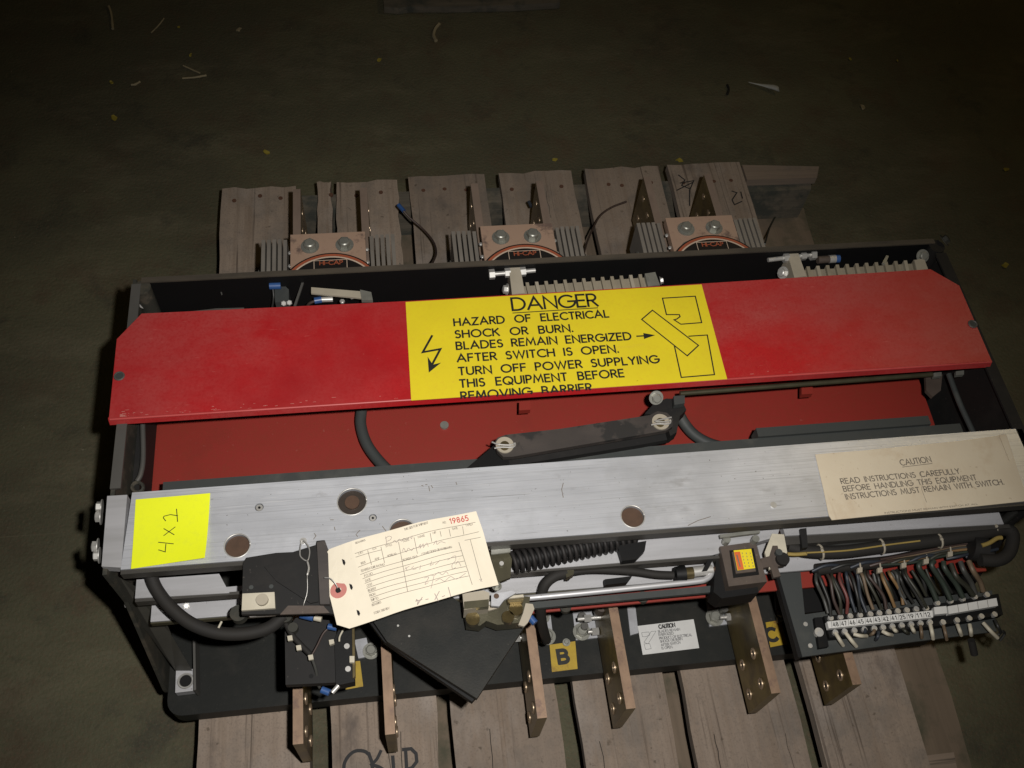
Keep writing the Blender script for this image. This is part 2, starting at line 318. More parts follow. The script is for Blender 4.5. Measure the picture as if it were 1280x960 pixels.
# ------------------------------------------------------------------ stroke lettering (flat print)
def A(cx, cy, rx, ry, a0, a1, n=10):
    return [(cx + rx * math.cos(math.radians(a0 + (a1 - a0) * i / n)), cy + ry * math.sin(math.radians(a0 + (a1 - a0) * i / n))) for i in range(n + 1)]
G = {
 'A': (.86, [[(0, 0), (.43, 1), (.86, 0)], [(.15, .33), (.71, .33)]]),
 'B': (.58, [[(0, 0), (0, 1), (.28, 1)] + A(.28, .76, .24, .24, 90, -90) + [(0, .52)], [(0, .52), (.30, .52)] + A(.30, .26, .27, .26, 90, -90) + [(0, 0)]]),
 'C': (.78, [A(.5, .5, .5, .5, 50, 310, 18)]),
 'D': (.78, [[(0, 0), (0, 1), (.28, 1)] + A(.28, .5, .5, .5, 90, -90, 14) + [(0, 0)]]),
 'E': (.5, [[(.5, 1), (0, 1), (0, 0), (.5, 0)], [(0, .52), (.46, .52)]]),
 'F': (.48, [[(.48, 1), (0, 1), (0, 0)], [(0, .52), (.44, .52)]]),
 'G': (.94, [A(.5, .5, .5, .5, 48, 350, 20) + [(.98, .5), (.56, .5)]]),
 'H': (.68, [[(0, 0), (0, 1)], [(.68, 0), (.68, 1)], [(0, .52), (.68, .52)]]),
 'I': (.02, [[(0.01, 0), (0.01, 1)]]),
 'J': (.42, [[(.42, 1), (.42, .22)] + A(.21, .22, .21, .22, 0, -170, 8)]),
 'K': (.62, [[(0, 0), (0, 1)], [(.58, 1), (.02, .48)], [(.2, .62), (.64, 0)]]),
 'L': (.46, [[(0, 1), (0, 0), (.46, 0)]]),
 'M': (.96, [[(0, 0), (.13, 1), (.48, .2), (.83, 1), (.96, 0)]]),
 'N': (.74, [[(0, 0), (0, 1), (.74, 0), (.74, 1)]]),
 'O': (1., [A(.5, .5, .5, .5, 0, 360, 26)]),
 'P': (.52, [[(0, 0), (0, 1), (.26, 1)] + A(.26, .73, .26, .27, 90, -90) + [(0, .46)]]),
 'Q': (1., [A(.5, .5, .5, .5, 0, 360, 26), [(.55, .3), (.95, -.05)]]),
 'R': (.56, [[(0, 0), (0, 1), (.26, 1)] + A(.26, .74, .26, .26, 90, -90) + [(0, .48)], [(.24, .48), (.58, 0)]]),
 'S': (.52, [A(.27, .75, .23, .25, 40, 230, 9) + A(.26, .27, .26, .27, 60, -140, 9)]),
 'T': (.56, [[(.28, 0), (.28, 1)], [(0, 1), (.56, 1)]]),
 'U': (.66, [[(0, 1), (0, .33)] + A(.33, .33, .33, .33, 180, 360) + [(.66, 1)]]),
 'V': (.78, [[(0, 1), (.39, 0), (.78, 1)]]),
 'W': (1.15, [[(0, 1), (.29, 0), (.575, 1), (.86, 0), (1.15, 1)]]),
 'X': (.66, [[(0, 0), (.66, 1)], [(0, 1), (.66, 0)]]),
 'Y': (.66, [[(0, 1), (.33, .48), (.66, 1)], [(.33, .48), (.33, 0)]]),
 'Z': (.64, [[(.02, 1), (.64, 1), (0, 0), (.64, 0)]]),
 '0': (.55, [A(.275, .5, .275, .5, 0, 360, 18)]), '1': (.3, [[(.05, .78), (.25, 1), (.25, 0)]]),
 '2': (.55, [A(.27, .72, .26, .28, 160, -30, 8) + [(0, 0), (.55, 0)]]),
 '3': (.5, [A(.23, .75, .24, .25, 140, -90, 8) + A(.23, .26, .27, .26, 90, -140, 8)]),
 '4': (.58, [[(.42, 0), (.42, 1), (0, .3), (.58, .3)]]),
 '5': (.5, [[(.48, 1), (.08, 1), (.03, .55)] + A(.22, .31, .28, .31, 110, -140, 9)]),
 '6': (.52, [[(.4, 1)] + A(.26, .29, .26, .29, 150, -210, 14)]),
 '7': (.5, [[(0, 1), (.5, 1), (.15, 0)]]),
 '8': (.52, [A(.26, .75, .22, .25, -90, 270, 14), A(.26, .26, .26, .26, 90, 450, 14)]),
 '9': (.52, [[(.12, 0)] + A(.26, .71, .26, .29, -30, 330, 14)]),
 '.': (.04, [[(0, 0), (.04, 0.03)]]), '-': (.4, [[(0, .45), (.4, .45)]]), ',': (.05, [[(.05, .05), (0, -.15)]]),
}
def ribbon(bm, pts, w, zf, dz):
    P = [Vector((p[0], p[1])) for p in pts]
    Q = [P[0]]
    for p in P[1:]:
        if (p - Q[-1]).length > 1e-6: Q.append(p)
    P = Q
    if len(P) < 2: return
    closed = (P[0] - P[-1]).length < 1e-5 and len(P) > 3
    n = len(P); L_ = []; R2 = []
    for i in range(n):
        a = P[i - 1] if i > 0 else (P[-2] if closed else None); b = P[i + 1] if i < n - 1 else (P[1] if closed else None)
        d0 = (P[i] - a).normalized() if a is not None else None; d1 = (b - P[i]).normalized() if b is not None else None
        if d0 is None: d0 = d1
        if d1 is None: d1 = d0
        n0 = Vector((-d0.y, d0.x)); n1 = Vector((-d1.y, d1.x)); m_ = n0 + n1
        if m_.length < .2: m_ = n0
        m_.normalize(); k = 1 / max(.45, m_.dot(n0)); m_ = m_ * (w / 2 * k)
        e = Vector((0, 0))
        if not closed and i == 0: e = -d1 * w * .35
        if not closed and i == n - 1: e = d0 * w * .35
        q1 = P[i] + m_ + e; q2 = P[i] - m_ + e
        L_.append(bm.verts.new((q1.x, q1.y, zf(q1.x, q1.y) + dz))); R2.append(bm.verts.new((q2.x, q2.y, zf(q2.x, q2.y) + dz)))
    for i in range(n - 1):
        try: bm.faces.new((L_[i], R2[i], R2[i + 1], L_[i + 1]))
        except Exception: pass
class Ink:
    def __init__(s, z): s.bm = bmesh.new(); s.zf = z if callable(z) else (lambda x, y: z); s.z = z if not callable(z) else None; s.k = 0
    def poly(s, pts, w):
        if s.z is None:
            q = [Vector(pts[0][:2])]
            for p in pts[1:]:
                p = Vector(p[:2]); a0 = q[-1]; n_ = max(1, int((p - a0).length / .006))
                q += [a0.lerp(p, (i + 1) / n_) for i in range(n_)]
            pts = q
        s.k += 1; ribbon(s.bm, pts, w, s.zf, .0004 + .000004 * (s.k % 40))
    def hand(s, pts, w):
        q = smooth_path([Vector((p[0], p[1], 0)) for p in pts], 5); s.poly([(v.x, v.y) for v in q], w)
    def pix(s, px, w, z=None):
        zz = s.z if z is None else z
        s.poly([tuple(at(p[0], p[1], zz))[:2] for p in px], w)
    def fill(s, pts):
        s.k += 1; vs = [s.bm.verts.new((p[0], p[1], s.zf(p[0], p[1]) + .0004 + .000004 * (s.k % 40))) for p in pts]; s.bm.faces.new(vs)
    def text(s, txt, a, b, h, w, clip=None, gap=.20, space=.42):
        """fit txt between world points a,b on the baseline, cap height h, stroke w"""
        a = Vector(a[:2]); b = Vector(b[:2]); u = (b - a).normalized(); v = Vector((-u.y, u.x))
        tot = 0; lay = []
        for ch in txt:
            if ch == ' ': tot += space; continue
            g = G.get(ch)
            if not g: tot += .3; continue
            lay.append((tot, g)); tot += g[0] + gap
        tot -= gap; sx = (b - a).length / tot
        for x0, g in lay:
            for pl in g[1]:
                pts = []
                for (x, y) in pl:
                    if clip is not None: y = max(y, clip) if y < clip else y
                    pts.append(a + u * ((x0 + x) * sx) + v * (y * h))
                if clip is not None:
                    pts2 = []
                    for (x, y), q in zip(pl, pts):
                        if y > clip - 1e-6 or not pts2: pts2.append(q)
                        elif pl and (not pts2 or (q - pts2[-1]).length > 0): pts2.append(q)
                    # drop runs lying on the clip line
                    run = []
                    for i, ((x, y), q) in enumerate(zip(pl, pts)):
                        if y >= clip: run.append(q)
                        else:
                            if len(run) > 1: s.poly(run, w)
                            run = []
                            # interpolate straight legs to the clip line
                            for j in (i - 1, i + 1):
                                if 0 <= j < len(pl) and pl[j][1] > clip:
                                    t = (pl[j][1] - clip) / (pl[j][1] - y); X = pl[j][0] + (x - pl[j][0]) * t
                                    e = a + u * ((x0 + X) * sx) + v * (clip * h); s.poly([a + u * ((x0 + pl[j][0]) * sx) + v * (pl[j][1] * h), e], w)
                    if len(run) > 1: s.poly(run, w)
                    continue
                s.poly(pts, w)
    def ptext(s, txt, p0, p1, top, w, z=None, **kw):
        zz = s.z if z is None else z
        a = at(*p0, zz); b = at(*p1, zz); h = abs((at(*top, zz) - a).xy.length) if isinstance(top, tuple) else top
        s.text(txt, a, b, h, w, **kw)
    def done(s, name, m, parent):
        me = bpy.data.meshes.new(name); s.bm.to_mesh(me); s.bm.free()
        return link(name, me, m, parent)

def thing(name, label, cat, loc=(0, 0, 0), group=None):
    o = bpy.data.objects.new(name, None); COL.objects.link(o); o.location = loc; o.empty_display_size = .05
    o['label'] = label; o['category'] = cat
    if group: o['group'] = group
    return o
def tag(o, label, cat, group=None):
    o['label'] = label; o['category'] = cat
    if group: o['group'] = group
    return o

# ================================================================== floor
bm = bmesh.new(); bmesh.ops.create_grid(bm, x_segments=1, y_segments=1, size=8)
fo = link('floor', finish(bm, 'floor'), 'floor'); fo['kind'] = 'structure'; fo.location = (0, 2, 0)

# ================================================================== pallet
pal = thing('wooden_pallet', 'weathered grey wooden pallet with wide deck planks lying under the red switch', 'pallet', (.3, .76, 0))
def plank(x0, x1, y0, y1, z, th, m='wood', parent=pal, jit=.002, xb=None, name='plank'):
    """runs along Y with slightly wandering edges; xb = (x0,x1) at the back end"""
    xb = xb or (x0, x1); n = 22; Lp = []; Rp = []; ph_ = [R_.uniform(0, 6.28) for _ in range(4)]
    for i in range(n + 1):
        t = i / n; y = y0 + (y1 - y0) * t
        wl = .0012 * math.sin(t * 9 + ph_[0]) + .001 * math.sin(t * 31 + ph_[1]); wr = .0012 * math.sin(t * 8 + ph_[2]) + .001 * math.sin(t * 27 + ph_[3])
        Lp.append((x0 + (xb[0] - x0) * t + wl + R_.uniform(-jit, jit) * .5, y)); Rp.append((x1 + (xb[1] - x1) * t + wr + R_.uniform(-jit, jit) * .5, y))
    k = 6
    back = [(Lp[-1][0] + (Rp[-1][0] - Lp[-1][0]) * i / k, y1 + R_.uniform(-.004, .003)) for i in range(1, k)]
    o = slab(name, Lp[0:1] + Rp + back[::-1] + Lp[:0:-1], z, th, m, parent, bevel=.0015)
    return o
DZ = .130
planks = [(-.306, -.146, -.311, -.168, 1.392), (-.119, .026, None, None, 1.398), (.051, .208, .058, .211, 1.403), (.238, .372, .243, .395, 1.405), (.399, .567, .421, .578, 1.408), (.592, .748, .600, .757, 1.410)]
for i, (a, b, c, d, y1) in enumerate(planks):
    if c is None:
        # plank split lengthwise at the back by a crack
        plank(-.120, .030, .10, .86, DZ, .019, xb=(-.122, .033))
        plank(-.127, -.098, .862, y1 + .003, DZ - .001, .019, jit=.0025)
        plank(-.090, .033, .862, y1, DZ, .019, jit=.003)
    else: plank(a, b, .10, y1, DZ + (i % 3) * .0006, .019, xb=(c, d))
for y0, y1, x1 in ((1.345, 1.385, .905), (.745, .785, .905), (.125, .210, .79)):
    o = slab('stringer', [(-.300, y0), (x1, y0), (x1 + .012, y1), (-.300, y1)], .1085, .088, 'old_wood' if y0 > .5 else 'wood_edge', pal, bevel=.002)
slab('stringer', [(.7625, 1.362), (.916, 1.360), (.930, 1.392), (.7625, 1.405)], .1275, .018, 'wood_edge', pal, bevel=.003)
for a, b in ((-.28, -.16), (.02, .12), (.368, .46), (.66, .75), (.775, .868)):
    plank(a, b, .14, 1.372, .0195, .0175, 'bottom_wood', name='bottom_board', xb=(.80, .925) if a > .77 else None)
for (a, b, c, d, y1) in planks:
    for k in range(2):
        xx = (a + (b - a) * R_.uniform(.15, .85)); ya = R_.choice([R_.uniform(1.18, 1.30), R_.uniform(.16, .25)]); L1 = R_.uniform(.05, .11)
        pts = [(xx + R_.uniform(-.0015, .0015) + (0 if c is None else (c - a) * (ya / 1.3)), ya + L1 * j / 5) for j in range(6)]
        ik = None
        bm = bmesh.new(); ribbon(bm, pts, R_.uniform(.0004, .0010), lambda x, y: DZ + .0019, .0003); o = link('split', finish(bm, 'split'), 'hole', pal)
nails = []
for (a, b, c, d, y1) in planks:
    for k in (.2, .5, .8):
        xa = (a if c is None else c); xb_ = (b if d is None else d)
        nails.append((xa + (xb_ - xa) * (k + R_.uniform(-.08, .08)), 1.365 + R_.uniform(-.008, .004), DZ + .0018)); nails.append((a + (b - a) * (k + R_.uniform(-.08, .08)), .165 + R_.uniform(-.01, .02), DZ + .0018))
nm = None
for p in nails:
    if nm is None:
        bm = bmesh.new(); add_cyl(bm, (0, 0, -.004), (0, 0, 0), .0042, 10); nm = finish(bm, 'nail_head'); nm.materials.append(M['nail'])
    o = bpy.data.objects.new('nail_head', nm); COL.objects.link(o); o.parent = pal; o.location = p; o.matrix_parent_inverse = Matrix.Translation(-pal.location)
# marker writing on the planks
ik = Ink(DZ + .0020)
zz = DZ + .0020
ik.hand([tuple(at(*p, zz))[:2] for p in [(461, 943), (455, 939), (444, 939), (435, 946), (430, 957), (432, 968), (440, 976)]], .0048)
ik.pix([(461, 942), (465, 953), (467, 975)], .0048, zz); ik.hand([tuple(at(*p, zz))[:2] for p in [(476, 939), (471, 949), (464, 956)]], .0044); ik.hand([tuple(at(*p, zz))[:2] for p in [(465, 956), (476, 960), (488, 970)]], .0048)
ik.pix([(491, 946), (493, 974)], .0048, zz)
ik.pix([(507, 937), (509, 972)], .0048, zz); ik.pix([(504, 937), (514, 936), (520, 942), (521, 952), (515, 960), (507, 962)], .0048, zz)
ik.done('marker_writing', 'marker', pal)
ik = Ink(DZ + .0016); zz = DZ + .0016
ik.pix([(848, 219), (856, 225), (852, 232), (862, 236)], .0026, zz); ik.pix([(850, 229), (867, 226), (862, 238), (862, 257)], .0026, zz); ik.pix([(846, 238), (866, 228)], .0026, zz)
ik.pix([(915, 239), (921, 241), (915, 250), (918, 256), (927, 252)], .0026, zz)
ik.pix([(926, 240), (928, 248)], .0026, zz)
ik.done('marker_writing', 'marker', pal)

# ================================================================== the switch
sw = thing('pressure_switch', 'big electrical switch with red cover, aluminium beam and copper bars lying on the pallet', 'electrical switch', (.24, .65, .135))
# base board with rounded front corners
x0, x1, y0, y1 = -.345, .815, .366, .985
def rrect(x0, x1, y0, y1, r, n=5):
    pts = []
    for cx, cy, a in ((x1 - r, y1 - r, 0), (x0 + r, y1 - r, 90), (x0 + r, y0 + r, 180), (x1 - r, y0 + r, 270)):
        for i in range(n + 1):
            t = math.radians(a + 90 * i / n); pts.append((cx + r * math.cos(t), cy + r * math.sin(t)))
    return pts
slab('base_board', rrect(x0, x1, y0, y1, .022), .166, .0325, 'ph', sw, bevel=.002)

# side plates (profile in YZ) and back plate
def yzplate(name, x0, x1, prof, m, parent):
    bm = bmesh.new()
    a = [bm.verts.new((x0, y, z)) for y, z in prof]; b = [bm.verts.new((x1, y, z)) for y, z in prof]; n = len(a)
    bm.faces.new(a); bm.faces.new(b[::-1])
    for i in range(n): bm.faces.new((a[i], b[i], b[(i + 1) % n], a[(i + 1) % n]))
    return link(name, finish(bm, name, .0008), m, parent)
prof = [(.883, .495), (.883, .168), (.40, .168), (.40, .180), (.452, .40), (.452, .493), (.56, .495)]
sp = yzplate('side_plate', -.349, -.344, prof, 'frame', sw)
sp2 = yzplate('side_plate', .838, .843, prof, 'black_soft', sw)
box('flange', -.349, -.3365, .56, .872, .4955, .499, 'flange', sp, .0006)
box('flange', .826, .843, .47, .855, .4955, .499, 'black_soft', sp2, .0006)
box('gap_shade_box', -.3435, -.334, .50, .86, .372, .43, 'black_soft', sp)  # dark box colours in the shaded gap inside the side plate
ptube('side_rod', [(178, 520), (179, 570), (176, 592), (171, 602)], .0035, 'flange', sp, z=.44)
ptube('side_rod', [(1186, 468), (1200, 505), (1217, 542), (1222, 556)], .0042, 'grey', sp2, z=.44)
bm = bmesh.new(); add_tube(bm, [at(172 + 7 * math.cos(a * .7), 609 + 6 * math.sin(a * .7), .44) for a in range(10)], .0025, 6, 3); link('rod_eye', finish(bm, 'rod_eye'), 'frame', sp)
# sloping front foot of the left side plate
pslab('leg_flange', [(131, 712, .47), (150, 722, .47), (196, 748, .42), (213, 792, .30), (240, 838, .186), (219, 838, .186), (207, 822, .215), (160, 757, .38)], .3, .005, 'legsteel', sp, .0008)
pslab('leg_web', [(241, 800), (244, 799), (245, 862), (242, 863)], .200, .030, 'flange', sp, .0008)
ft = pslab('mounting_foot', [(220, 838), (243, 836), (245, 863), (219, 866)], .184, .016, 'alu_low', sp, .0012)
disc('foot_hole', at(232, 851, .1845), .0085, .003, 'hole', sp); 
bm = bmesh.new(); c_ = at(232, 851, .1862); add_tube(bm, [c_ + Vector((.0098 * math.cos(a * math.pi / 10), .0098 * math.sin(a * math.pi / 10), 0)) for a in range(21)], .0016, 6, 1); link('foot_washer', finish(bm, 'foot_washer'), 'steel', sp)
bp = box('back_plate', -.335, .830, .873, .880, .20, .4985, 'black', sw, .0008)
box('rim', -.336, .831, .8725, .8812, .4988, .5012, 'rimpaint', bp, .0005)
cyl('rounded_corner', (-.335, .866, .30), (-.335, .866, .498), .012, 'frame', bp)
cyl('rounded_corner', (.833, .868, .30), (.833, .868, .499), .012, 'black_soft', bp)
bolt(at(180, 376, .47), .0075, 'steel', sw, axis=(.6, -.5, .5))
bolt(at(1180, 301, .50), .0070, 'frame', sw, axis=(.6, .1, .7))
for p in ((128, 634), (127, 646), (123, 683), (125, 694)): bolt(at(*p, .482), .0068, 'steel', sp, axis=(-1, 0, .15))
for p, z in (((141, 727), .44), ((160, 755), .38)): bolt(at(*p, z), .004, 'steel', sp, axis=(-1, -.2, .2))

# red cover
def P2(px, py, z=.5): v = at(px, py, z); return (v.x, v.y)
CZ = .508
cov = pslab('barrier_cover', [(136, 524), (146, 424), (177, 392), (507, 376.5), (877, 354.5), (1163, 336.5), (1199, 357), (1240, 452)], CZ, .003, 'red', sw, .0012)
lipA, lipB = at(135, 524, CZ), at(1240.5, 452, CZ)
bm = bmesh.new()
d_ = Vector((0, -.003, -.0095))
vs = [lipA, lipB, lipB + d_, lipA + d_]; off = Vector((0, .003, .001))
a = [bm.verts.new(v + Vector((0, 0, -.0004))) for v in vs]; b = [bm.verts.new(v + Vector((0, .0028, -.0004))) for v in vs]
bm.faces.new(a); bm.faces.new(b[::-1])
for i in range(4): bm.faces.new((a[i], b[i], b[(i + 1) % 4], a[(i + 1) % 4]))
link('front_lip', finish(bm, 'front_lip', .0009), 'red', cov)
for p in ((149, 470), (1216, 405)):
    c = at(*p, CZ + .001); bm = bmesh.new(); add_tube(bm, [c + Vector((.0058 * math.cos(i * math.pi / 8), .0058 * math.sin(i * math.pi / 8), 0)) for i in range(17)], .0013, 6, 1); link('slot_rim', finish(bm, 'slot_rim'), 'flange', cov)
    disc('slot_screw', c + Vector((0, 0, .0008)), .0048, .003, 'grey', cov)
# worn paint along the fold
ik = Ink(CZ + .0002)
for i in range(60):
    x = 150 + R_.random() ** 3 * 900; yb = 524 - (x - 135) * .0655 - 2 - abs(R_.gauss(0, 3)); l = R_.uniform(.6, 5)
    ik.pix([(x, yb), (x + l, yb - l * .066)], R_.uniform(.0003, .0007), CZ + .0002)
M['worn'] = mat('worn_paint', (.52, .20, .17), .6)
ik.done('paint_wear', 'worn', cov)['kind'] = 'stuff'
tube('fold_edge', [lipA + Vector((.002, .0002, -.0012)), lipB + Vector((-.002, .0002, -.0012))], .0017, 'redfold', cov, n=10)  # pinkish highlight line along the worn fold, as a coloured tube
# danger label
DL = CZ + .0007
dl = pslab('danger_label', [(507, 377.5), (877, 355.5), (909, 473.8), (514, 500.5)], DL, .0006, 'yellow', cov, 0)
ik = Ink(DL)
w_ = .0025
ik.ptext('DANGER', (641, 388), (747, 382.5), (640, 373), .0033, DL, gap=.17)
ik.pix([(641, 391.5), (747, 385)], .0014, DL)
for t, a, b in (('HAZARD OF ELECTRICAL', (568, 407.5), (761, 396.5)), ('SHOCK OR BURN.', (569.5, 422.5), (716, 414.5)), ('BLADES REMAIN ENERGIZED', (571, 437), (789, 424.5)), ('AFTER SWITCH IS OPEN.', (572, 452.5), (773, 440.5)), ('TURN OFF POWER SUPPLYING', (574, 469), (824, 453.5)), ('THIS EQUIPMENT BEFORE', (575.5, 484.5), (780, 471))):
    ik.ptext(t, a, b, .0116, w_, DL, gap=.26, space=1.0 if 'OF ELEC' in t or 'OR' in t else .8)
ik.ptext('REMOVING BARRIER', (577, 500.0), (740, 489), .0116, w_, DL, gap=.26, space=.9, clip=.22)
ik.pix([(540, 420), (528.5, 440.5), (550.5, 436.5), (539, 458)], .0030, DL)
ik.fill([P2(534.5, 446, DL), P2(541, 456, DL), P2(551.5, 453.5, DL), P2(536, 466, DL)][::-1])
ik.pix([(796, 420.5), (806, 420)], .0022, DL); ik.fill([P2(804, 416.5, DL), P2(805, 424, DL), P2(819, 419.2, DL)])
for pl in ([(828, 373), (869, 370.5), (877, 403.5), (851, 405.5), (842.5, 400), (846, 399), (850, 396), (849, 393.5), (833, 393.5), (828, 373)], [(802, 399.5), (815.5, 388), (873, 432), (859, 445), (802, 399.5)], [(861, 420.5), (884, 419), (893, 468.5), (851.5, 472), (843, 433)]):
    ik.pix(pl, .0018, DL)
ik.done('lettering', 'ink', dl)

# things below the cover edge
cyl('pivot_rod', at(850, 492, .47), at(1165, 468, .47), .0035, 'olive', sw)
for p in ((655, 506), (1008, 486)): pslab('rod_clip', [(p[0] - 6, p[1] - 4), (p[0] + 8, p[1] - 5), (p[0] + 8, p[1] + 6), (p[0] - 6, p[1] + 7)], .42, .01, 'w_clip' if 'w_clip' in M else 'red_low', sw)
pslab('hinge_bracket', [(1157, 470), (1178, 468), (1176, 488), (1166, 496), (1158, 488)], .45, .006, 'brown_coil', sw)
for p in ((1172, 468), (1200, 466)): pslab('hinge_nut', [(p[0] - 5, p[1] - 2), (p[0] + 5, p[1] - 3), (p[0] + 5, p[1] + 2), (p[0] - 5, p[1] + 3)], .47, .006, 'bolt', sw)

# lower red insulating sheet
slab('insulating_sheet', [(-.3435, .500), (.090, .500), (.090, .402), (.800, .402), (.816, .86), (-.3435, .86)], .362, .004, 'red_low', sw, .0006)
disc('sheet_screw', at(555.5, 531, .3655), .0062, .0035, 'bolt', sw, bevel=.0015)

# beam and lower rails
def plate_with_holes(name, pts, z, th, holes, m, parent):
    bm = bmesh.new(); add_prism(bm, [Vector((p[0], p[1], z)) for p in pts], th)
    me = finish(bm, name, .0009); o = link(name, me, m, parent)
    cut = bmesh.new()
    for c, r in holes: add_cyl(cut, (c.x, c.y, z - th - .01), (c.x, c.y, z + .01), r, 40)
    cm = finish(cut, 'c'); co = bpy.data.objects.new('c', cm); COL.objects.link(co)
    md = o.modifiers.new('b', 'BOOLEAN'); md.operation = 'DIFFERENCE'; md.object = co; md.solver = 'EXACT'
    dg = bpy.context.evaluated_depsgraph_get(); dg.update()
    nm_ = bpy.data.meshes.new_from_object(o.evaluated_get(dg)); o.modifiers.clear(); o.data = nm_
    bpy.data.objects.remove(co)
    if not nm_.materials: nm_.materials.append(M[m])
    return o
BZ = .500
hl_ = [(at(296.5, 682, BZ), .0150, 'plug'), (at(440, 627, BZ), .0178, 'plugd'), (at(503, 664, BZ), .0158, 'plug'), (at(791, 645.5, BZ), .0148, 'plug'), (at(324, 634, BZ), .0052, 'steel'), (at(466, 647, BZ), .0048, 'steel')]
beam = plate_with_holes('cross_beam', [(-.327, .4540), (-.322, .552), (.829, .549), (.829, .4435)], BZ, .0145, [(c, r) for c, r, _ in hl_], 'alu', sw)
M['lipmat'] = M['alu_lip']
for c, r, m in hl_:
    if r > .01:
        bm = bmesh.new(); add_tube(bm, [c + Vector((r * math.cos(a * math.pi / 20), r * math.sin(a * math.pi / 20), -.0003)) for a in range(41)], .0009, 6, 1); me = finish(bm, 'hole_edge', smooth=True); link('hole_edge', me, 'steel', beam)
        disc('pivot_pin', c - Vector((0, 0, .0045)), r * .945, .008, m, beam, 40, bevel=.001)
        if m == 'plugd': disc('pivot_pin', c - Vector((0, 0, .0015)), r * .50, .004, 'plug', beam, 30, bevel=.0008)
    else: disc('recessed_screw', c - Vector((0, 0, .0015)), r * .8, .006, m, beam, 16, bevel=.001); disc('screw_socket', c - Vector((0, 0, .0008)), r * .32, .002, 'hole', beam, 8)
for p in ((379, 676), (967, 631)): disc('rivet', at(*p, BZ + .001), .0042, .003, 'steel', beam, 16, bevel=.0008)
pslab('end_plate', [(134, 620), (159, 618.5), (151.5, 709.5), (127, 708)], .4992, .014, 'alu_low', sw, .001)
slab('end_plate', [(.8305, .4425), (.8385, .4425), (.8385, .5485), (.8305, .5485)], .499, .05, 'alu_low', sw, .001)
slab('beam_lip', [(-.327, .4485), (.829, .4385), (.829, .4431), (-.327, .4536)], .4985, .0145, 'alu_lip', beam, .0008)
# pen marks and scratches on the beam
ik = Ink(BZ)
for pl in ([(393, 667), (395, 670), (392, 674)], [(445, 668), (447, 671)], [(446, 667), (450, 663)], [(478, 658), (484, 666)], [(487, 667), (490, 666)], [(536, 608), (537, 614)], [(480, 669), (483, 667)], [(527, 607), (529, 607.6)], [(532, 606), (534, 606)], [(539, 607), (541, 610)], [(483, 667), (485, 670)], [(860, 657), (872, 651), (888, 646)], [(704, 604), (702, 612), (704, 622)], [(570, 603), (571, 606)], [(418, 659), (419, 663)], [(413, 650), (417, 650)]): ik.pix(pl, .0009, BZ)
ik.done('scuff_mark', 'ink_soft', beam)

RA = .4475
box('upper_rail', -.300, .790, .555, .590, RA - .03, RA, 'grey', sw)
box('upper_rail_step', .492, .745, .5905, .604, RA - .02, RA + .004, 'grey', sw)
r2 = slab('middle_rail', [(-.322, .4365), (-.212, .4330), (-.225, .4585), (-.322, .460)], .450, .012, 'alu_low', sw)
slab('middle_rail', [(.128, .4285), (.389, .4270), (.480, .4445), (.4905, .462), (.128, .462)], .450, .012, 'alu_low', sw)
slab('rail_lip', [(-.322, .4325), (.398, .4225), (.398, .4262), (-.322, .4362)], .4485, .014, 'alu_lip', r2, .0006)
slab('lower_rail', [(-.315, .4235), (.469, .4125), (.469, .460), (-.315, .460)], .400, .004, 'alu_low', sw)
slab('lower_rail_lip', [(-.315, .4215), (.46, .4098), (.46, .4120), (-.315, .4230)], .3985, .009, 'olive', sw, .0006)
slab('middle_rail', [(.491, .4445), (.792, .4345), (.792, .470), (.491, .470)], .450, .012, 'alu_low', sw)
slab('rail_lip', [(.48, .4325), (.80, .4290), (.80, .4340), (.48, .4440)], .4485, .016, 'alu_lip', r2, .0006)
slab('lower_rail', [(.470, .4140), (.700, .4115), (.70, .460), (.470, .460)], .400, .004, 'alu_low', sw)
for p in ((205, 761), (233, 758)): bolt(at(*p, .402), .0042, 'steel', sw, axis=(.2, -.2, 1), washer=False)
# diagonal braces between rails
pslab('rail_strut', [(893, 684), (900, 683), (885, 712), (878, 713)], .448, .02, 'black', sw)
pslab('rail_strut', [(1000, 661), (1008, 660), (1010, 684), (1003, 685)], .455, .03, 'black_soft', sw)
pslab('bracket', [(965, 667), (980, 668), (984, 690), (978, 705), (962, 712), (956, 690)], .4535, .004, 'cream_bit', sw)

# drive link
pslab('link_arm', [(619, 552), (622, 547), (632, 543.5), (700, 536), (812, 519), (822, 514), (834, 516), (841, 524), (841, 533), (833, 538), (640, 571), (629, 571), (621, 563)], .482, .008, 'link', sw, .0015)
pslab('lower_link_arm', [(700, 556), (838, 535), (846, 541), (838, 549), (800, 556), (640, 582), (585, 592), (610, 578)], .458, .01, 'black_soft', sw)
pslab('crank_plate', [(617, 557), (632, 560), (640, 592), (560, 600), (578, 590)], .466, .008, 'black', sw)
pslab('crank_head', [(806, 517), (818, 504), (833, 498), (852, 500), (858, 512), (850, 520), (846, 540), (838, 545), (830, 520)], .474, .02, 'black_soft', sw)
for p in ((631, 556), (826, 527)):
    w = disc('washer', at(*p, .4845), .0118, .0022, 'tan', sw, 28, bevel=.0005)
    disc('clevis_pin', at(*p, .4895) + Vector((0, 0, 0)), .0058, .006, 'brass', sw, 20, bevel=.001)
    dx = 1 if p[0] < 700 else -1
    bm = bmesh.new(); c = at(*p, .4905)
    add_tube(bm, [c + Vector((-.016 * dx, .006, -.001)), c + Vector((-.008, .001, .0005)), c + Vector((.008, -.001, .0005)), c + Vector((.0135, .0015, 0)), c + Vector((.0105, -.004, 0)), c + Vector((-.006, -.003, .0004)), c + Vector((-.014, -.004, 0))], .0011, 6, 4)
    link('cotter_pin', finish(bm, 'cotter_pin'), 'steel', sw)
bolt(at(820, 497, .486), .0068, 'bolt', sw, axis=(0, -.7, .7)); 
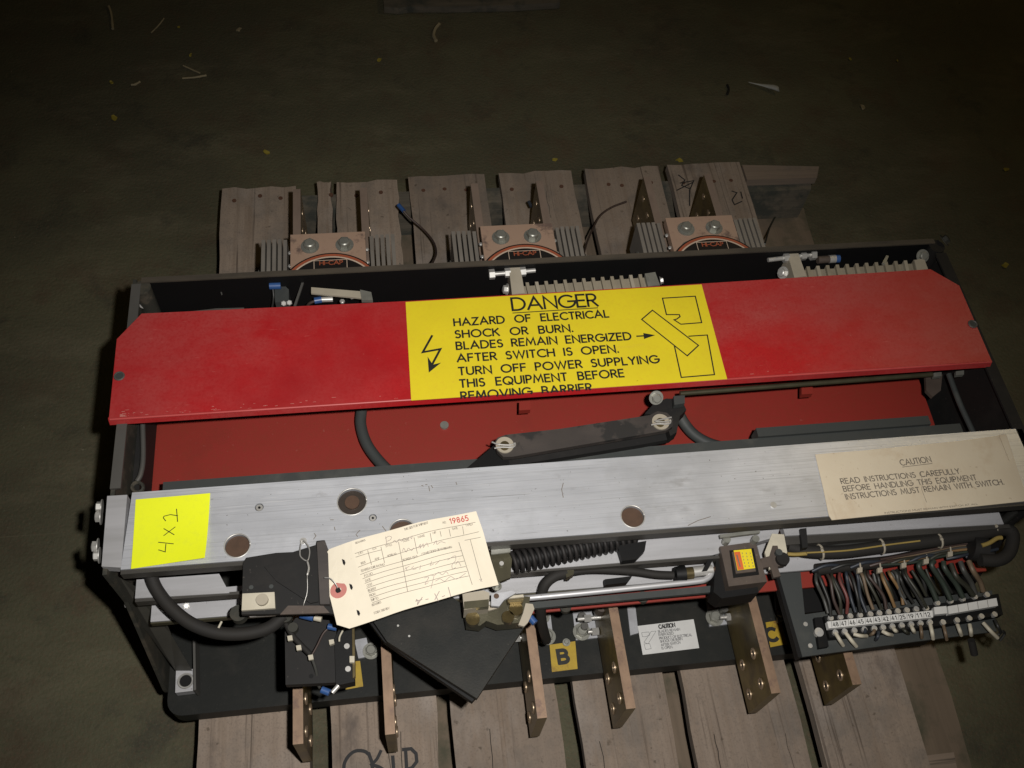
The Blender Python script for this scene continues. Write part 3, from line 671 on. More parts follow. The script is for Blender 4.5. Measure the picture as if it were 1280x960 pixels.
pslab('head_nut', [(842, 495), (856, 494), (856, 504), (843, 506)], .490, .01, 'grey', sw)
# thick grey cables curving under the beam
ptube('flexible_cable', [(452, 512, .385), (451, 530, .385), (457, 552, .385), (470, 572, .385), (490, 592, .388), (512, 604, .39)], .0080, 'grey', sw, n=12)
ptube('flexible_cable', [(846, 512, .40), (856, 530, .39), (870, 545, .385), (892, 556, .385), (925, 562, .388), (960, 566, .39)], .0080, 'grey', sw, n=12)

# coil spring under the beam
bm = bmesh.new(); a = at(640, 703, .467); b = at(794, 670, .458); ax = b - a; L0 = ax.length; ax.normalize(); u = ax.orthogonal().normalized(); v = ax.cross(u); pts = []
turns = 21
for i in range(turns * 12 + 1):
    t = i / (turns * 12); ang = t * turns * 2 * math.pi; pts.append(a + ax * L0 * t + (u * math.cos(ang) + v * math.sin(ang)) * .0132)
add_tube(bm, pts, .0028, 6, 1, False); me = finish(bm, 'coil_spring'); autosmooth(me, 80); link('coil_spring', me, 'spring', sw)
cyl('spring_core', a, b, .0095, 'black', sw)
pslab('spring_bracket', [(612, 690), (638, 687), (640, 700), (638, 722), (622, 728)], .475, .006, 'olive', sw); disc('bracket_screw', at(627, 704, .479), .0028, .003, 'steel', sw, 10)
pslab('spring_bracket', [(614, 687), (638, 684), (638, 690), (614, 693)], .487, .003, 'bolt', sw)
pslab('spring_seat', [(772, 682), (808, 676), (806, 688), (795, 699), (778, 701)], .468, .012, 'black', sw)
pslab('rail_pad', [(756, 724), (790, 720), (784, 728), (757, 731)], .43, .01, 'black', sw)

# black latch cover over the beam
lc = pslab('latch_cover', [(304, 703), (308, 697), (345, 691), (366, 690), (395, 681), (396, 676), (405, 675), (412, 700), (424, 768), (402, 766), (302, 768)], .508, .006, 'black_soft', sw, .0015)
pslab('latch_rib', [(396, 678), (406, 675), (410, 686), (412, 755), (400, 755)], .516, .008, 'link', lc, .0012)
pslab('latch_wedge', [(330, 708), (345, 726), (388, 754), (398, 752), (397, 690), (385, 688)], .5105, .0025, 'black_soft', lc, .0012)
for p in ((314, 734), (339, 733)): disc('rivet', at(*p, .5095), .0026, .002, 'grey', lc, 12)
pslab('white_block', [(303, 742), (343, 740), (344, 760), (302, 763)], .512, .02, 'cream_bit', lc, .001)
disc('round_button', at(327.5, 749, .5165), .0068, .005, 'tan', lc, 20, bevel=.001)
pslab('latch_plate', [(360, 757), (404, 757), (412, 766), (350, 768)], .5095, .003, 'brown_coil', lc)
pslab('steel_strip', [(310, 768), (345, 766), (345, 769), (312, 771)], .485, .003, 'steel', lc)
disc('pivot_boss', at(298, 766, .46), .010, .012, 'frame', sw, 18, bevel=.001)
# thick cable on the left
ptube('control_cable', [(188, 706, .47), (190, 724, .462), (199, 742, .455), (216, 762, .45), (240, 780, .445), (272, 791, .44), (305, 792, .435), (335, 785, .43), (355, 770, .43)], .0078, 'rubber', sw, n=12)
for p in ((275, 780),): ptube('cable_tie', [(273, 785), (277, 777)], .0014, 'cream_bit', sw, z=.45)
# auxiliary switch box
ax_ = pslab('auxiliary_plate', [(356, 790), (370, 772), (420, 776), (421, 853), (357, 856)], .405, .012, 'black_soft', sw, .001)
pslab('contact_block', [(418, 799), (424, 785), (441, 784), (443, 852), (420, 857)], .412, .02, 'black', sw, .001)
pslab('contact_strip', [(440, 782), (443, 782), (444, 845), (441, 848)], .416, .01, 'brass', sw, .0004)
disc('plate_hole', at(389, 845, .4055), .0028, .001, 'hole', ax_, 10)
for p in ((433.5, 807.5), (435, 836)): disc('terminal_screw', at(*p, .4145), .0034, .003, 'steel', ax_, 12, bevel=.0008)
pslab('nylon_stud', [(437, 820), (443, 820), (443, 828), (437, 828)], .420, .006, 'cream_bit', ax_)
pslab('nylon_stud', [(411, 800), (417, 799), (418, 804), (412, 806)], .416, .006, 'cream_bit', ax_)
ptube('thin_wire', [(354, 772), (364, 792), (376, 806), (388, 818)], .0034, 'rubber', ax_, z=.425)
ptube('thin_wire', [(388, 822), (396, 808), (404, 792), (412, 785), (422, 784)], .0013, 'brown_wire', ax_, z=.425)
ptube('thin_wire', [(389, 820, .425), (395, 838, .41), (398, 856, .39), (404, 864, .38)], .0019, 'grey_wire', ax_)
ptube('thin_wire', [(432, 782), (425, 795), (424, 802)], .0012, 'cream_bit', ax_, z=.425)
for a_, b_, r in (((376, 768), (392, 772), .0048), ((410, 783), (421, 785), .0038), ((402, 862), (412, 866), .0042)):
    cyl('blue_lug', at(*a_, .428), at(*b_, .428), r, 'blue', ax_, 12, bevel=.0008)
cyl('lug_barrel', at(393, 772, .428), at(402, 774, .428), .0038, 'cream_bit', ax_, 10); cyl('lug_barrel', at(415, 866, .425), at(423, 857, .425), .0028, 'steel', ax_, 10)
for p in ((362, 797), (373, 809), (388, 821)): pslab('cable_tie_head', [(p[0] - 3, p[1] - 2), (p[0] + 3, p[1] - 3), (p[0] + 4, p[1] + 3), (p[0] - 2, p[1] + 4)], .431, .004, 'cream_bit', ax_)
disc('cable_boot', at(357, 770, .433), .0078, .01, 'frame', ax_, 14, bevel=.002)
disc('cable_boot', at(366, 784, .430), .0060, .01, 'frame', ax_, 14, bevel=.002)

# large angled black handle plate
pslab('handle_plate', [(440, 738), (560, 742), (590, 765), (645, 781), (655, 784), (596, 873), (484, 802)], .405, .010, 'ph', sw, .001)
pslab('handle_plate', [(442, 752), (480, 802), (590, 877), (600, 866), (500, 790)], .392, .012, 'black', sw, .001)
for p in ((497.5, 782), (511.5, 795)): disc('rivet', at(*p, .4065), .0014, .001, 'steel', sw, 8)

# latch mechanism
lm = pslab('latch_body', [(580, 762), (604, 761), (612, 758), (612, 751), (640, 744), (663, 746), (660, 760), (652, 778), (622, 781), (608, 776), (600, 782), (583, 780)], .445, .022, 'olive', sw, .0015)
pslab('latch_block', [(578, 742), (604, 738), (612, 741), (611, 758), (580, 762)], .470, .03, 'tan', lm, .0015)
pslab('latch_block_face', [(580, 752), (611, 749), (611, 758), (580, 761)], .4715, .01, 'olive', lm, .001)
pslab('latch_lever', [(614, 742), (632, 740), (640, 738), (645, 741), (630, 750), (624, 758), (614, 757)], .476, .005, 'steel_plate', lm, .001)
pslab('latch_edge', [(584, 763), (590, 761), (610, 759), (612, 755), (622, 755), (623, 760), (612, 763), (586, 765)], .452, .004, 'tan', lm, .001)
pslab('latch_clip', [(634, 749), (655, 747), (654, 752), (635, 753)], .462, .010, 'brass', lm, .001)
pslab('latch_clip', [(636, 745), (654, 743), (655, 746), (636, 748)], .468, .004, 'cream_bit', lm, .001)
for p, r in (((591, 773), .0085), ((635, 771), .0075), ((645, 761), .0085)): disc('brass_boss', at(*p, .454), r, .009, 'boss', lm, 24, bevel=.0035)
disc('pivot_hole', at(620.5, 745, .4765), .0033, .001, 'plug', lm, 12)
bolt(at(621, 733, .474), .0042, 'bolt', lm, axis=(0, .2, 1)); bolt(at(612.5, 755, .456), .0026, 'steel', lm, washer=False)
pslab('catch_tongue', [(657, 754), (666, 755), (668, 761), (660, 778), (655, 783), (648, 781), (654, 766)], .452, .005, 'tan', lm, .0012)
cyl('blue_lug', at(663, 772, .43), at(669, 779, .43), .0045, 'blue', lm, 12)
ptube('thin_cable', [(708, 716, .44), (694, 720, .44), (682, 730, .435), (677, 745, .42), (676, 765, .39), (678, 782, .35), (683, 800, .28)], .0068, 'rubber', sw, n=10)
ptube('thin_cable', [(708, 716), (740, 712), (790, 714), (820, 718), (842, 719)], .0052, 'rubber', sw, z=.436, n=10)
pslab('cable_clamp', [(706, 709), (718, 708), (717, 718), (708, 722)], .446, .012, 'olive', sw)
disc('clamp_nut', at(710, 721, .436), .0035, .006, 'black', sw, 6)

# pull rod and solenoid
ptube('pull_rod', [(655, 748), (720, 742), (800, 734), (868, 727), (882, 724), (888.5, 718), (889, 708), (886, 701)], .0038, 'alu_low', sw, z=.437, n=12)
pslab('rod_bar', [(640, 757), (650, 754), (890, 732), (891, 740), (650, 762)], .42, .006, 'grey', sw)
cyl('plunger', at(866, 715, .437), at(890, 712, .437), .0068, 'steel', sw, 18, bevel=.001)
cyl('plunger_collar', at(855, 717, .437), at(866, 716, .437), .0078, 'brass', sw, 18, bevel=.001)
cyl('plunger_boot', at(844, 718, .437), at(856, 717, .437), .0095, 'black', sw, 18, r1=.011)
cyl('plunger_tip', at(890, 712, .437), at(902, 711, .437), .0038, 'plug', sw)
sol = pslab('solenoid', [(900, 683), (944, 677), (959, 727), (911, 733)], .458, .045, 'brown_coil', sw, .002)
pslab('coil', [(896, 684), (903, 682), (913, 733), (947, 731), (948, 741), (902, 748), (892, 740)], .441, .035, 'black', sol, .003)
pslab('coil_window', [(912, 688), (942, 685), (949, 718), (917, 722)], .4595, .003, 'black', sol, .0006)
pslab('coil_wrap', [(915, 690), (938, 688), (945, 714), (920, 717)], .4625, .003, 'brown_coil', sol, .0006)
cl = pslab('coil_label', [(917, 688), (939, 686), (944, 710), (922, 713)], .4642, .0006, 'yellow', sol, 0)
M['or'] = mat('orange_print', (.62, .13, .03), .5)
pslab('orange_patch', [(917.8, 690), (925, 689.5), (930, 711.5), (922.5, 712.5)], .4646, .0003, 'or', cl, 0)
ik = Ink(.4647)
for j in range(3):
    for i in range(5):
        x = 927 + j * 5 + i * .9; y = 691 + i * 4.0
        ik.pix([(x + .6, y), (x + .9, y + 1.6)], .0008, .4647)
ik.pix([(921, 694), (925, 708)], .0016, .4647)
ik.done('lettering', 'ink_soft', cl)
pslab('solenoid_bracket', [(951, 698), (962, 695), (966, 682), (972, 682), (974, 692), (985, 692), (984, 706), (972, 708), (976, 720), (967, 722), (963, 708), (953, 710)], .456, .006, 'brown_coil', sol, .001)
for p in ((909, 674), (945, 673)): disc('roller', at(*p, .468), .0048, .010, 'bolt', sol, 14, bevel=.001)
pslab('solenoid_mount', [(900, 668), (950, 662), (950, 666), (901, 672)], .474, .004, 'bolt', sol)
disc('bracket_bolt', at(974, 690, .464), .0045, .006, 'grey', sol, 12, bevel=.001); disc('bracket_bolt', at(979, 698, .462), .0085, .006, 'black_soft', sol, 16, bevel=.001)
disc('sheet_grommet', at(707, 758, .366), .0078, .008, 'frame', sw, 14, bevel=.002); disc('sheet_grommet', at(804, 746, .366), .0078, .008, 'frame', sw, 14, bevel=.002)

# harness on the right
hz = .438
ptube('wire_bundle', [(985, 683), (1010, 689), (1050, 690), (1100, 684), (1160, 677), (1210, 670), (1240, 664), (1256, 662), (1266, 668), (1262, 690), (1248, 700), (1225, 700)], .0085, 'rubber', sw, z=hz, n=12)
ptube('wire_bundle', [(1005, 676), (1060, 680), (1130, 674), (1200, 664), (1246, 655), (1268, 640)], .0060, 'dark_wire', sw, z=hz - .006, n=10)
ptube('yellow_wire', [(984, 692.5), (995, 693), (1008, 692)], .0026, 'yellow_wire', sw, z=hz + .006)
ptube('yellow_wire', [(1008, 691), (1060, 688), (1110, 681), (1150, 676)], .0012, 'yellow_wire', sw, z=hz + .0098)
ptube('yellow_wire', [(1227, 682), (1236, 679), (1246, 673), (1252, 672)], .0030, 'yellow_wire', sw, z=hz + .008)
ptube('wire_bundle', [(1020, 712), (1070, 706), (1110, 702), (1150, 694), (1190, 688), (1222, 690), (1240, 696)], .0078, 'rubber', sw, z=hz - .03, n=12)
for k, (c, dy) in enumerate((('tan_wire', -4), ('grey_wire', -1), ('orange_wire', 1.5), ('green_wire', 5), ('brown_wire', -6))):
    ptube('harness_wire', [(1100, 703 + dy * .6), (1135, 699 + dy), (1170, 692 + dy), (1200, 686 + dy), (1225, 685 + dy * .8)], .0018, c, sw, z=hz - .021 + k * .001)
bm = bmesh.new(); add_cyl(bm, at(1213, 684, .43), at(1231, 688, .43), .017, 22); me = finish(bm, 'cable_gland', .003); autosmooth(me); link('cable_gland', me, 'black_soft', sw)
for p in ((1024, 690), (1100, 683), (1172, 676), (1240, 660)):
    c0 = at(*p, hz); bm = bmesh.new()
    add_tube(bm, [c0 + Vector((.004 * math.sin(a * .1), .0095 * math.cos(a * math.pi / 6), .0095 * math.sin(a * math.pi / 6))) for a in range(13)], .0014, 5, 2)
    add_tube(bm, [c0 + Vector((0, .0, .010)), c0 + Vector((-.001, -.003, .0125))], .0022, 5, 3)
    link('cable_tie', finish(bm, 'cable_tie'), 'tan', sw)
for p in ((1188, 692), (1130, 706), (1158, 701), (1100, 712), (1075, 712)):
    pslab('cable_tie_head', [(p[0] - 3, p[1] - 2), (p[0] + 3, p[1] - 3), (p[0] + 3, p[1] + 3), (p[0] - 3, p[1] + 4)], .427, .005, 'tan', sw)
    ptube('cable_tie', [(p[0], p[1] - 8), (p[0] + 1, p[1])], .0012, 'tan', sw, z=.424)

# terminal bracket
TZ = .372
tb = pslab('terminal_bracket', [(972, 713), (1000, 709), (1006, 768), (1120, 752), (1240, 738), (1246, 789), (1135, 803), (1003, 821)], TZ, .004, 'grey', sw, .001)
pslab('bracket_flange', [(968, 714), (971.5, 713), (1002.5, 821), (998, 822)], TZ - .001, .014, 'black', tb, .001)
pslab('gap_shade_plate', [(1001, 735), (1165, 716), (1175, 748), (1006, 766)], TZ - .03, .006, 'black', tb, .001)  # black plate stands in for shade between bracket arm and terminals
for p in ((1007, 780), (1013, 807)): disc('bracket_screw', at(*p, TZ + .001), .0030, .002, 'steel', tb, 10)
disc('bracket_screw', at(1024, 790, TZ + .010), .0060, .006, 'steel', tb, 14, bevel=.002)
pslab('end_stop', [(1018, 772), (1030, 771), (1036, 808), (1024, 810)], TZ + .008, .008, 'black', tb, .001)
blk = pslab('terminal_block', [(1030, 770), (1165, 756), (1248, 742), (1254, 768), (1168, 783), (1037, 797)], TZ + .016, .015, 'black', tb, .002)
for k, (a_, b_, c_, d_) in enumerate((((1034, 777), (1165.5, 763), (1166.5, 771.5), (1036, 785.5)), ((1167.5, 759), (1183, 757.5), (1184, 766.5), (1168.5, 768)), ((1184.6, 758), (1245.5, 747.5), (1247.5, 757), (1186, 767.5)))):
    ms = pslab('marker_strip', [a_, b_, c_, d_], TZ + .026, .008, 'white', tb, .0005)
    if k == 0:
        ik = Ink(TZ + .026)
        for i, t in enumerate('48 47 46 45 44 43 42 41 25 19 11 12'.split()):
            x = 1042 + i * 10.45; y = 783.2 - i * 1.11
            ik.ptext(t, (x, y), (x + 6.2, y - .7), .0052, .0009, TZ + .026, gap=.3)
            ik.pix([(x - 2.6, y - 6), (x - 2.2, y + 1)], .0004, TZ + .026)
        ik.done('lettering', 'ink', ms)
    elif k == 2:
        ik = Ink(TZ + .026)
        for i in range(1, 5): ik.pix([(1184.6 + i * 12.3, 758.3 - i * 2.1), (1186 + i * 12.3, 767 - i * 2.1)], .0006, TZ + .026)
        ik.done('lettering', 'ink_soft', ms)
zs = TZ + .020
def termrow(xs, y0, y1, r):
    for i, x in enumerate(xs):
        y = y0 + (y1 - y0) * i / (len(xs) - 1)
        disc('terminal_screw', at(980 + x * .2344, 700 + y * .2344, zs), r, .006, 'steel', tb, 12, bevel=.0012)
termrow([250, 303, 355, 407, 462, 510, 560, 608, 657, 707, 760], 308, 255, .0037)
termrow([275, 325, 377, 430, 483, 530, 580, 630, 680, 730, 780], 385, 330, .0037)
termrow([820, 890, 955, 1020, 1085], 228, 183, .0036); termrow([850, 925, 990, 1055, 1125], 330, 288, .0036)
def zp(x, y): return (980 + x * .2344, 700 + y * .2344)
wires = [(180, 90, 235, 285, 'grey'), (200, 88, 250, 300, 'dark'), (240, 90, 298, 290, 'brown'), (262, 85, 303, 290, 'olive'), (305, 80, 335, 285, 'red'), (340, 75, 382, 280, 'blue'), (355, 75, 407, 280, 'dark'), (385, 70, 440, 280, 'blue'), (410, 75, 475, 262, 'tan'), (440, 70, 520, 262, 'olive'), (455, 75, 545, 262, 'brown'), (490, 70, 560, 258, 'dark'), (527, 78, 590, 250, 'orange'), (567, 75, 635, 240, 'orange'), (590, 70, 655, 235, 'grey'), (610, 65, 690, 230, 'dark'), (640, 60, 745, 250, 'dark'), (655, 55, 760, 255, 'olive')]
for a_, b_, c_, d_, n_ in wires:
    p0 = zp(a_, b_); p1 = zp(c_, d_)
    ptube('terminal_wire', [(p0[0] - 2, p0[1] - 3, .405), (p0[0] + 1 + R_.uniform(-3, 3), p0[1] + 4 + R_.uniform(-2, 4), .412), (p0[0] * .35 + p1[0] * .65 + R_.uniform(-3.5, 3.5), p0[1] * .4 + p1[1] * .6, .402 + R_.uniform(-.006, .008)), (p1[0], p1[1], TZ + .022)], .0022, n_ + '_wire', tb, k=4)
for a_, m_, c_, n_ in (((735, 10), (720, 40), (815, 215), 'green'), ((800, 5), (790, 35), (890, 215), 'green'), ((850, 10), (860, 50), (955, 200), 'green'), ((890, 20), (920, 90), (1010, 190), 'olive'), ((985, 5), (1010, 60), (1062, 165), 'tan'), ((940, 10), (960, 60), (1020, 180), 'grey')):
    p = [zp(*q) for q in (a_, m_, ((m_[0] + c_[0]) / 2 + 8, (m_[1] + c_[1]) / 2), c_)]
    ptube('terminal_wire', [(p[0][0], p[0][1], .42), (p[1][0], p[1][1], .42), (p[2][0], p[2][1], .405), (p[3][0], p[3][1], TZ + .022)], .0036, n_ + '_wire', tb, k=5)
for i in range(14):
    x = 200 + i * 47 + R_.uniform(-12, 12); p0 = zp(x, 95 - i * 4); p1 = zp(x + R_.uniform(30, 95), 240 - i * 5)
    ptube('dark_lead', [(p0[0], p0[1], .398), ((p0[0] + p1[0]) / 2 + R_.uniform(-3, 3), (p0[1] + p1[1]) / 2, .392), (p1[0], p1[1], .380)], R_.uniform(.0018, .003), R_.choice(['dark_wire', 'olive_wire', 'grey_wire', 'brown_wire']), tb, k=4)
for i in range(9):
    x = 1015 + i * 24; ptube('harness_wire', [(x, 714 - i * 2.2, .418), (x + 18, 708 - i * 2.2 + R_.uniform(-3, 3), .424), (x + 40, 707 - i * 2.6, .418)], .0022, R_.choice(['dark_wire', 'olive_wire', 'brown_wire', 'blue_wire']), sw, k=4)
# short ends below the strip, some with cream sleeves
ends = [(275, 390, 315, 455, 'cream'), (330, 390, 385, 460, 'cream'), (372, 395, 440, 405, 'cream'), (432, 385, 432, 360, 'blue'), (483, 375, 460, 400, 'tan'), (525, 380, 575, 400, 'cream'), (505, 385, 490, 425, 'blue'), (583, 365, 600, 380, 'cream'), (632, 365, 665, 392, 'olive'), (680, 355, 695, 385, 'cream'), (728, 350, 735, 415, 'tan'), (780, 345, 795, 420, 'cream'), (850, 350, 868, 425, 'tan'), (925, 345, 945, 400, 'cream'), (990, 345, 998, 400, 'cream'), (1062, 335, 1138, 415, 'cream'), (1125, 320, 1155, 385, 'dark')]
for a_, b_, c_, d_, n_ in ends:
    p0 = zp(a_, b_); p1 = zp(c_, d_); mm = ((p0[0] + p1[0]) / 2 + .5, (p0[1] + p1[1]) / 2 + 1)
    ptube('wire_end', [(*p0, zs), (*mm, zs + .002), (*p1, zs - .008)], .0026 if n_ == 'cream' else .0022, 'cream_bit' if n_ == 'cream' else n_ + '_wire', tb, k=4)
cyl('black_sleeve', at(1214, 800, .37), at(1218, 818, .355), .0048, 'rubber', tb, 12, bevel=.001)
bm = bmesh.new(); add_tube(bm, [at(*zp(1135, 410), .37), at(*zp(1165, 380), .375), at(*zp(1175, 395), .37), at(*zp(1150, 430), .365)], .0020, 6, 4); link('dark_wire_loop', finish(bm, 'dark_wire_loop'), 'dark_wire', tb)

# copper bars
def bar(name, xc, y0, y1, z0, z1, th, side, top='copper'):
    bm = bmesh.new(); add_prism(bm, [Vector((xc - th / 2, y0, z1)), Vector((xc + th / 2, y0, z1)), Vector((xc + th / 2, y1, z1)), Vector((xc - th / 2, y1, z1))], z1 - z0)
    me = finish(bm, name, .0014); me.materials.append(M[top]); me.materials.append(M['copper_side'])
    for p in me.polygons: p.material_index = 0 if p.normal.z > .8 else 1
    return link(name, me, None, sw)
for i, xc in enumerate((-.1495, -.033, .165, .2840, .4845, .600)):
    y0 = .2835
    b_ = bar('copper_bar', xc, y0, .84, .180, .292, .0130, 1)
    sx = 1 if xc < 0 else -1
    for hy in (.305, .347):
        for hz_ in (.205, .262):
            bm = bmesh.new(); xx = xc + sx * .0066
            add_cyl(bm, (xx - sx * .0003, hy, hz_), (xx + sx * .0004, hy, hz_), .0062, 16); me = finish(bm, 'bolt_hole'); autosmooth(me); link('bolt_hole', me, 'hole', b_)
            bm = bmesh.new(); add_tube(bm, [Vector((xx + sx * .0004, hy + .0064 * math.cos(a * math.pi / 8), hz_ + .0064 * math.sin(a * math.pi / 8))) for a in range(17)], .0019, 8, 1); me = finish(bm, 'hole_rim'); autosmooth(me, 80); link('hole_rim', me, 'rimgold', b_)
    # bars continuing to the rear terminals
    b2 = bar('rear_copper_bar', xc + .002, .99, 1.222 if i else 1.225, .180, .298, .0130, 1, 'dull_top')
    for hy in (1.155, 1.195):
        for hz_ in (.215, .268):
            bm = bmesh.new(); xx = xc + .002 + sx * .0066
            add_cyl(bm, (xx - sx * .0003, hy, hz_), (xx + sx * .0005, hy, hz_), .0062, 14); link('bolt_hole', finish(bm, 'bolt_hole', .0003), 'rimgold', b2)

# angle brackets with nuts on the base board beside the bars
def angle(px0, px1, py0, py1, z=.171, side=1, nut=True):
    q = pslab('angle_bracket', [(px0, py0), (px1, py0 - 3), (px1 + 7, py1 - 3), (px0 + 7, py1)], z, .004, 'steel_plate', sw, .0008)
    return q
for (a_, b_, c_, d_) in ((443, 458, 800, 823), (715, 742, 758, 800), (663, 687, 762, 804), (882, 905, 742, 783), (783, 793, 750, 794), (967, 976, 730, 778), (612, 628, 790, 810)):
    q = pslab('angle_bracket', [(a_, c_), (b_, c_ - 3), (b_ + 5, d_ - 3), (a_ + 5, d_)], .172, .005, 'steel_plate', sw, .0008)
for p, r in (((464, 814), .0085), ((727, 790), .0092), ((684, 796), .0088), ((893, 772), .0095), ((975, 768), .006), ((708, 803), .004), ((680, 772), .006)): bolt(at(*p, .173), r, 'bolt', sw)
def stud(p0, p1, r, nutp, z):
    a = at(*p0, z); b = at(*p1, z); cyl('stud', a, b, r, 'steel', sw, 12)
    for t in nutp:
        c = a + (b - a) * t; d = (b - a).normalized() * .005; cyl('nut', c - d, c + d, r * 2.0, 'steel', sw, 6, bevel=.0006)
stud((722, 774), (757, 771), .0030, (.35,), .225); stud((735, 790), (748, 789), .003, (.7,), .20)
stud((905, 752), (930, 750), .003, (.6,), .225); stud((900, 772), (915, 771), .003, (.8,), .20)
stud((636, 799), (652, 797), .003, (.6,), .22)
for p, r, z in (((728, 770), .0062, .200), ((731, 782), .0055, .190), ((906, 760), .0062, .200)):
    disc('spring_washer', at(*p, z), r, .012, 'flange', sw, 16, bevel=.002)
disc('brass_bushing', at(752, 758, .26), .008, .02, 'brown_coil', sw, 16, bevel=.002)

# phase letters
def phase(letter, quad, box_, wd=.0042):
    o = pslab('phase_label', quad, .1672, .0008, 'yellow_old', sw, 0)
    if letter:
        ik = Ink(.1672); ik.ptext(letter, box_[0], box_[1], .0185, wd, .1672); ik.done('lettering', 'ink', o)
phase('B', [(687, 806), (719, 801.5), (722, 836), (690, 840)], ((699.5, 829), (711, 827.5)), .0058)
phase('C', [(957, 778), (976, 775), (984, 805), (963, 809)], ((960.5, 802), (971.5, 800)), .0058)
phase(None, [(430, 828), (450, 826), (454, 858), (432, 862)], None)
# white caution label on the board
wl = pslab('caution_label', [(797, 782.5), (867, 774), (874, 810), (803.5, 818.5)], .1672, .0006, 'white', sw, 0)
ik = Ink(.1672)
ik.ptext('CAUTION', (824, 786), (844, 783.5), .0058, .0016, .1672)
M['greyink'] = mat('grey_ink', (.17, .17, .17), .6)
ik.done('lettering', 'ink', wl)
ik = Ink(.1672)
for t, a_, b_ in (('BLADES REMAIN', (823, 791), (850, 788)), ('ENERGIZED', (823.5, 795), (842, 793)), ('PRODUCT OF ELECTRICAL', (824.5, 799.5), (865, 795)), ('SHOCK OR BURN', (825.5, 803.5), (853, 800)), ('AFTER SWITCH', (826.5, 808), (850.5, 804.5)), ('IS OPEN.', (827.5, 812), (841, 810))):
    ik.ptext(t, a_, b_, .0036, .0007, .1672)
ik.pix([(802, 791), (811, 790), (812, 794), (807, 796), (803, 796), (802, 791)], .0006, .1672); ik.pix([(814, 789.5), (820, 789), (810, 805), (805, 803), (814, 789.5)], .0006, .1672); ik.pix([(805, 805), (812, 804.5), (814, 811), (807, 812), (805, 805)], .0006, .1672)
ik.done('lettering', 'greyink', wl)

# yellowed caution sheet on the beam
CL = BZ + .002
def zcl(x, y): return CL
cs = pslab('caution_sheet', [(1019, 568), (1080, 563), (1150, 556), (1200, 551), (1255, 543.5), (1258, 543), (1285, 626), (1180, 637), (1110, 643), (1040, 650), (1036, 644), (1029, 610)], CL, .0012, 'paper_old', sw, .0003)
ik = Ink(CL)
for t, a_, b_, h in (('CAUTION', (1126.5, 582), (1164.5, 577.5), .0080), ('READ INSTRUCTIONS CAREFULLY', (1052, 605), (1200, 592), .0072), ('BEFORE HANDLING THIS EQUIPMENT', (1055, 614.5), (1221, 600), .0072), ('INSTRUCTIONS MUST REMAIN WITH SWITCH.', (1058, 624.5), (1255, 605.5), .0072)):
    ik.ptext(t, a_, b_, h, .0013, CL, gap=.24, space=.7)
ik.pix([(1128, 584), (1165, 579.5)], .0008, CL)
ik.pix([(1150, 590), (1153, 600), (1152, 612), (1158, 628)], .0005, CL)
ik.done('lettering', 'ink_soft', cs)
ik = Ink(CL); ik.ptext('BREAK CAREFULLY AND DO NOT OVERSTRESS, ETC ETC', (1106, 642.5), (1222, 631), .0028, .0005, CL); ik.bm.clear(); ik.ptext('INSTRUCTIONS MUST REMAIN WITH SWITCH AT ALL', (1106, 642.5), (1222, 631), .0022, .0004, CL); ik.done('lettering', 'ink_soft', cs)
cr = pslab('curled_corner', [(1249, 543.5), (1256, 542.5), (1266, 572), (1262, 576)], CL + .003, .001, 'paper_old', cs, .0003)

# parts in the gap behind the cover
gz = .486
def gap_chute(x0, x1, yy0, yy1, n):
    ch = pslab('arc_chute', [(x0, yy0 + 3), (x1, yy1 + 3), (x1 + 6, yy1 + 26), (x0 + 6, yy0 + 26)], gz - .006, .05, 'chute', sw, .001)
    for i in range(n):
        t = (i + .5) / n; x = x0 + (x1 - x0) * t; y = yy0 + (yy1 - yy0) * t
        pslab('chute_fin', [(x - 2, y - 1.5), (x + 2, y - 1.7), (x + 7, y + 20), (x + 3, y + 20)], gz, .045, 'chute' if i not in (1, n - 2) else 'tan', ch, .0006)
gap_chute(653, 806, 355, 344, 13); gap_chute(1004, 1150, 335, 326, 12)
pslab('chute_clamp', [(636, 333), (650, 332), (656, 366), (640, 368)], gz + .006, .03, 'tan', sw); pslab('chute_clamp', [(984, 316), (997, 314), (1008, 345), (993, 347)], gz + .006, .03, 'tan', sw)
pslab('chute_end', [(806, 342), (819, 340), (825, 356), (810, 358)], gz + .002, .03, 'bolt', sw); pslab('chute_end', [(1143, 325), (1155, 323), (1160, 336), (1146, 338)], gz + .002, .03, 'tan', sw)
def hbolt(a_, b_, z, r=.0034, nuts=()):
    A_ = at(*a_, z); B_ = at(*b_, z); cyl('long_bolt', A_, B_, r, 'steel', sw, 12)
    for t, rr in nuts:
        c = A_ + (B_ - A_) * t; d = (B_ - A_).normalized() * .004; cyl('nut', c - d, c + d, rr, 'steel', sw, 6, bevel=.0006)
hbolt((613, 343), (669, 338), .487, nuts=((.03, .0075), (.38, .007), (.72, .0072)))
hbolt((960, 325), (1018, 318), .487, nuts=((.38, .0075), (.75, .007), (.96, .0085)))
bolt(at(634, 362, gz), .0060, 'steel', sw, axis=(-1, 0, .2)); bolt(at(979, 341, gz), .0065, 'steel', sw, axis=(-.8, -.2, .5)); bolt(at(1153, 320, gz), .007, 'bolt', sw, axis=(0, -.6, .8))
cyl('crimp_sleeve', at(1022, 325, .484), at(1036, 324, .484), .0058, 'brown_coil', sw); cyl('crimp_sleeve', at(1036, 324, .484), at(1044, 323.5, .484), .0062, 'steel', sw, bevel=.001); cyl('blue_lug', at(1044, 323.5, .484), at(1049, 323.5, .484), .006, 'blue', sw)
pslab('clamp_tail', [(1103, 328), (1108, 319), (1111, 320), (1107, 330)], .487, .004, 'bolt', sw)
bolt(at(825, 351, gz), .0045, 'steel', sw, axis=(1, 0, .2))
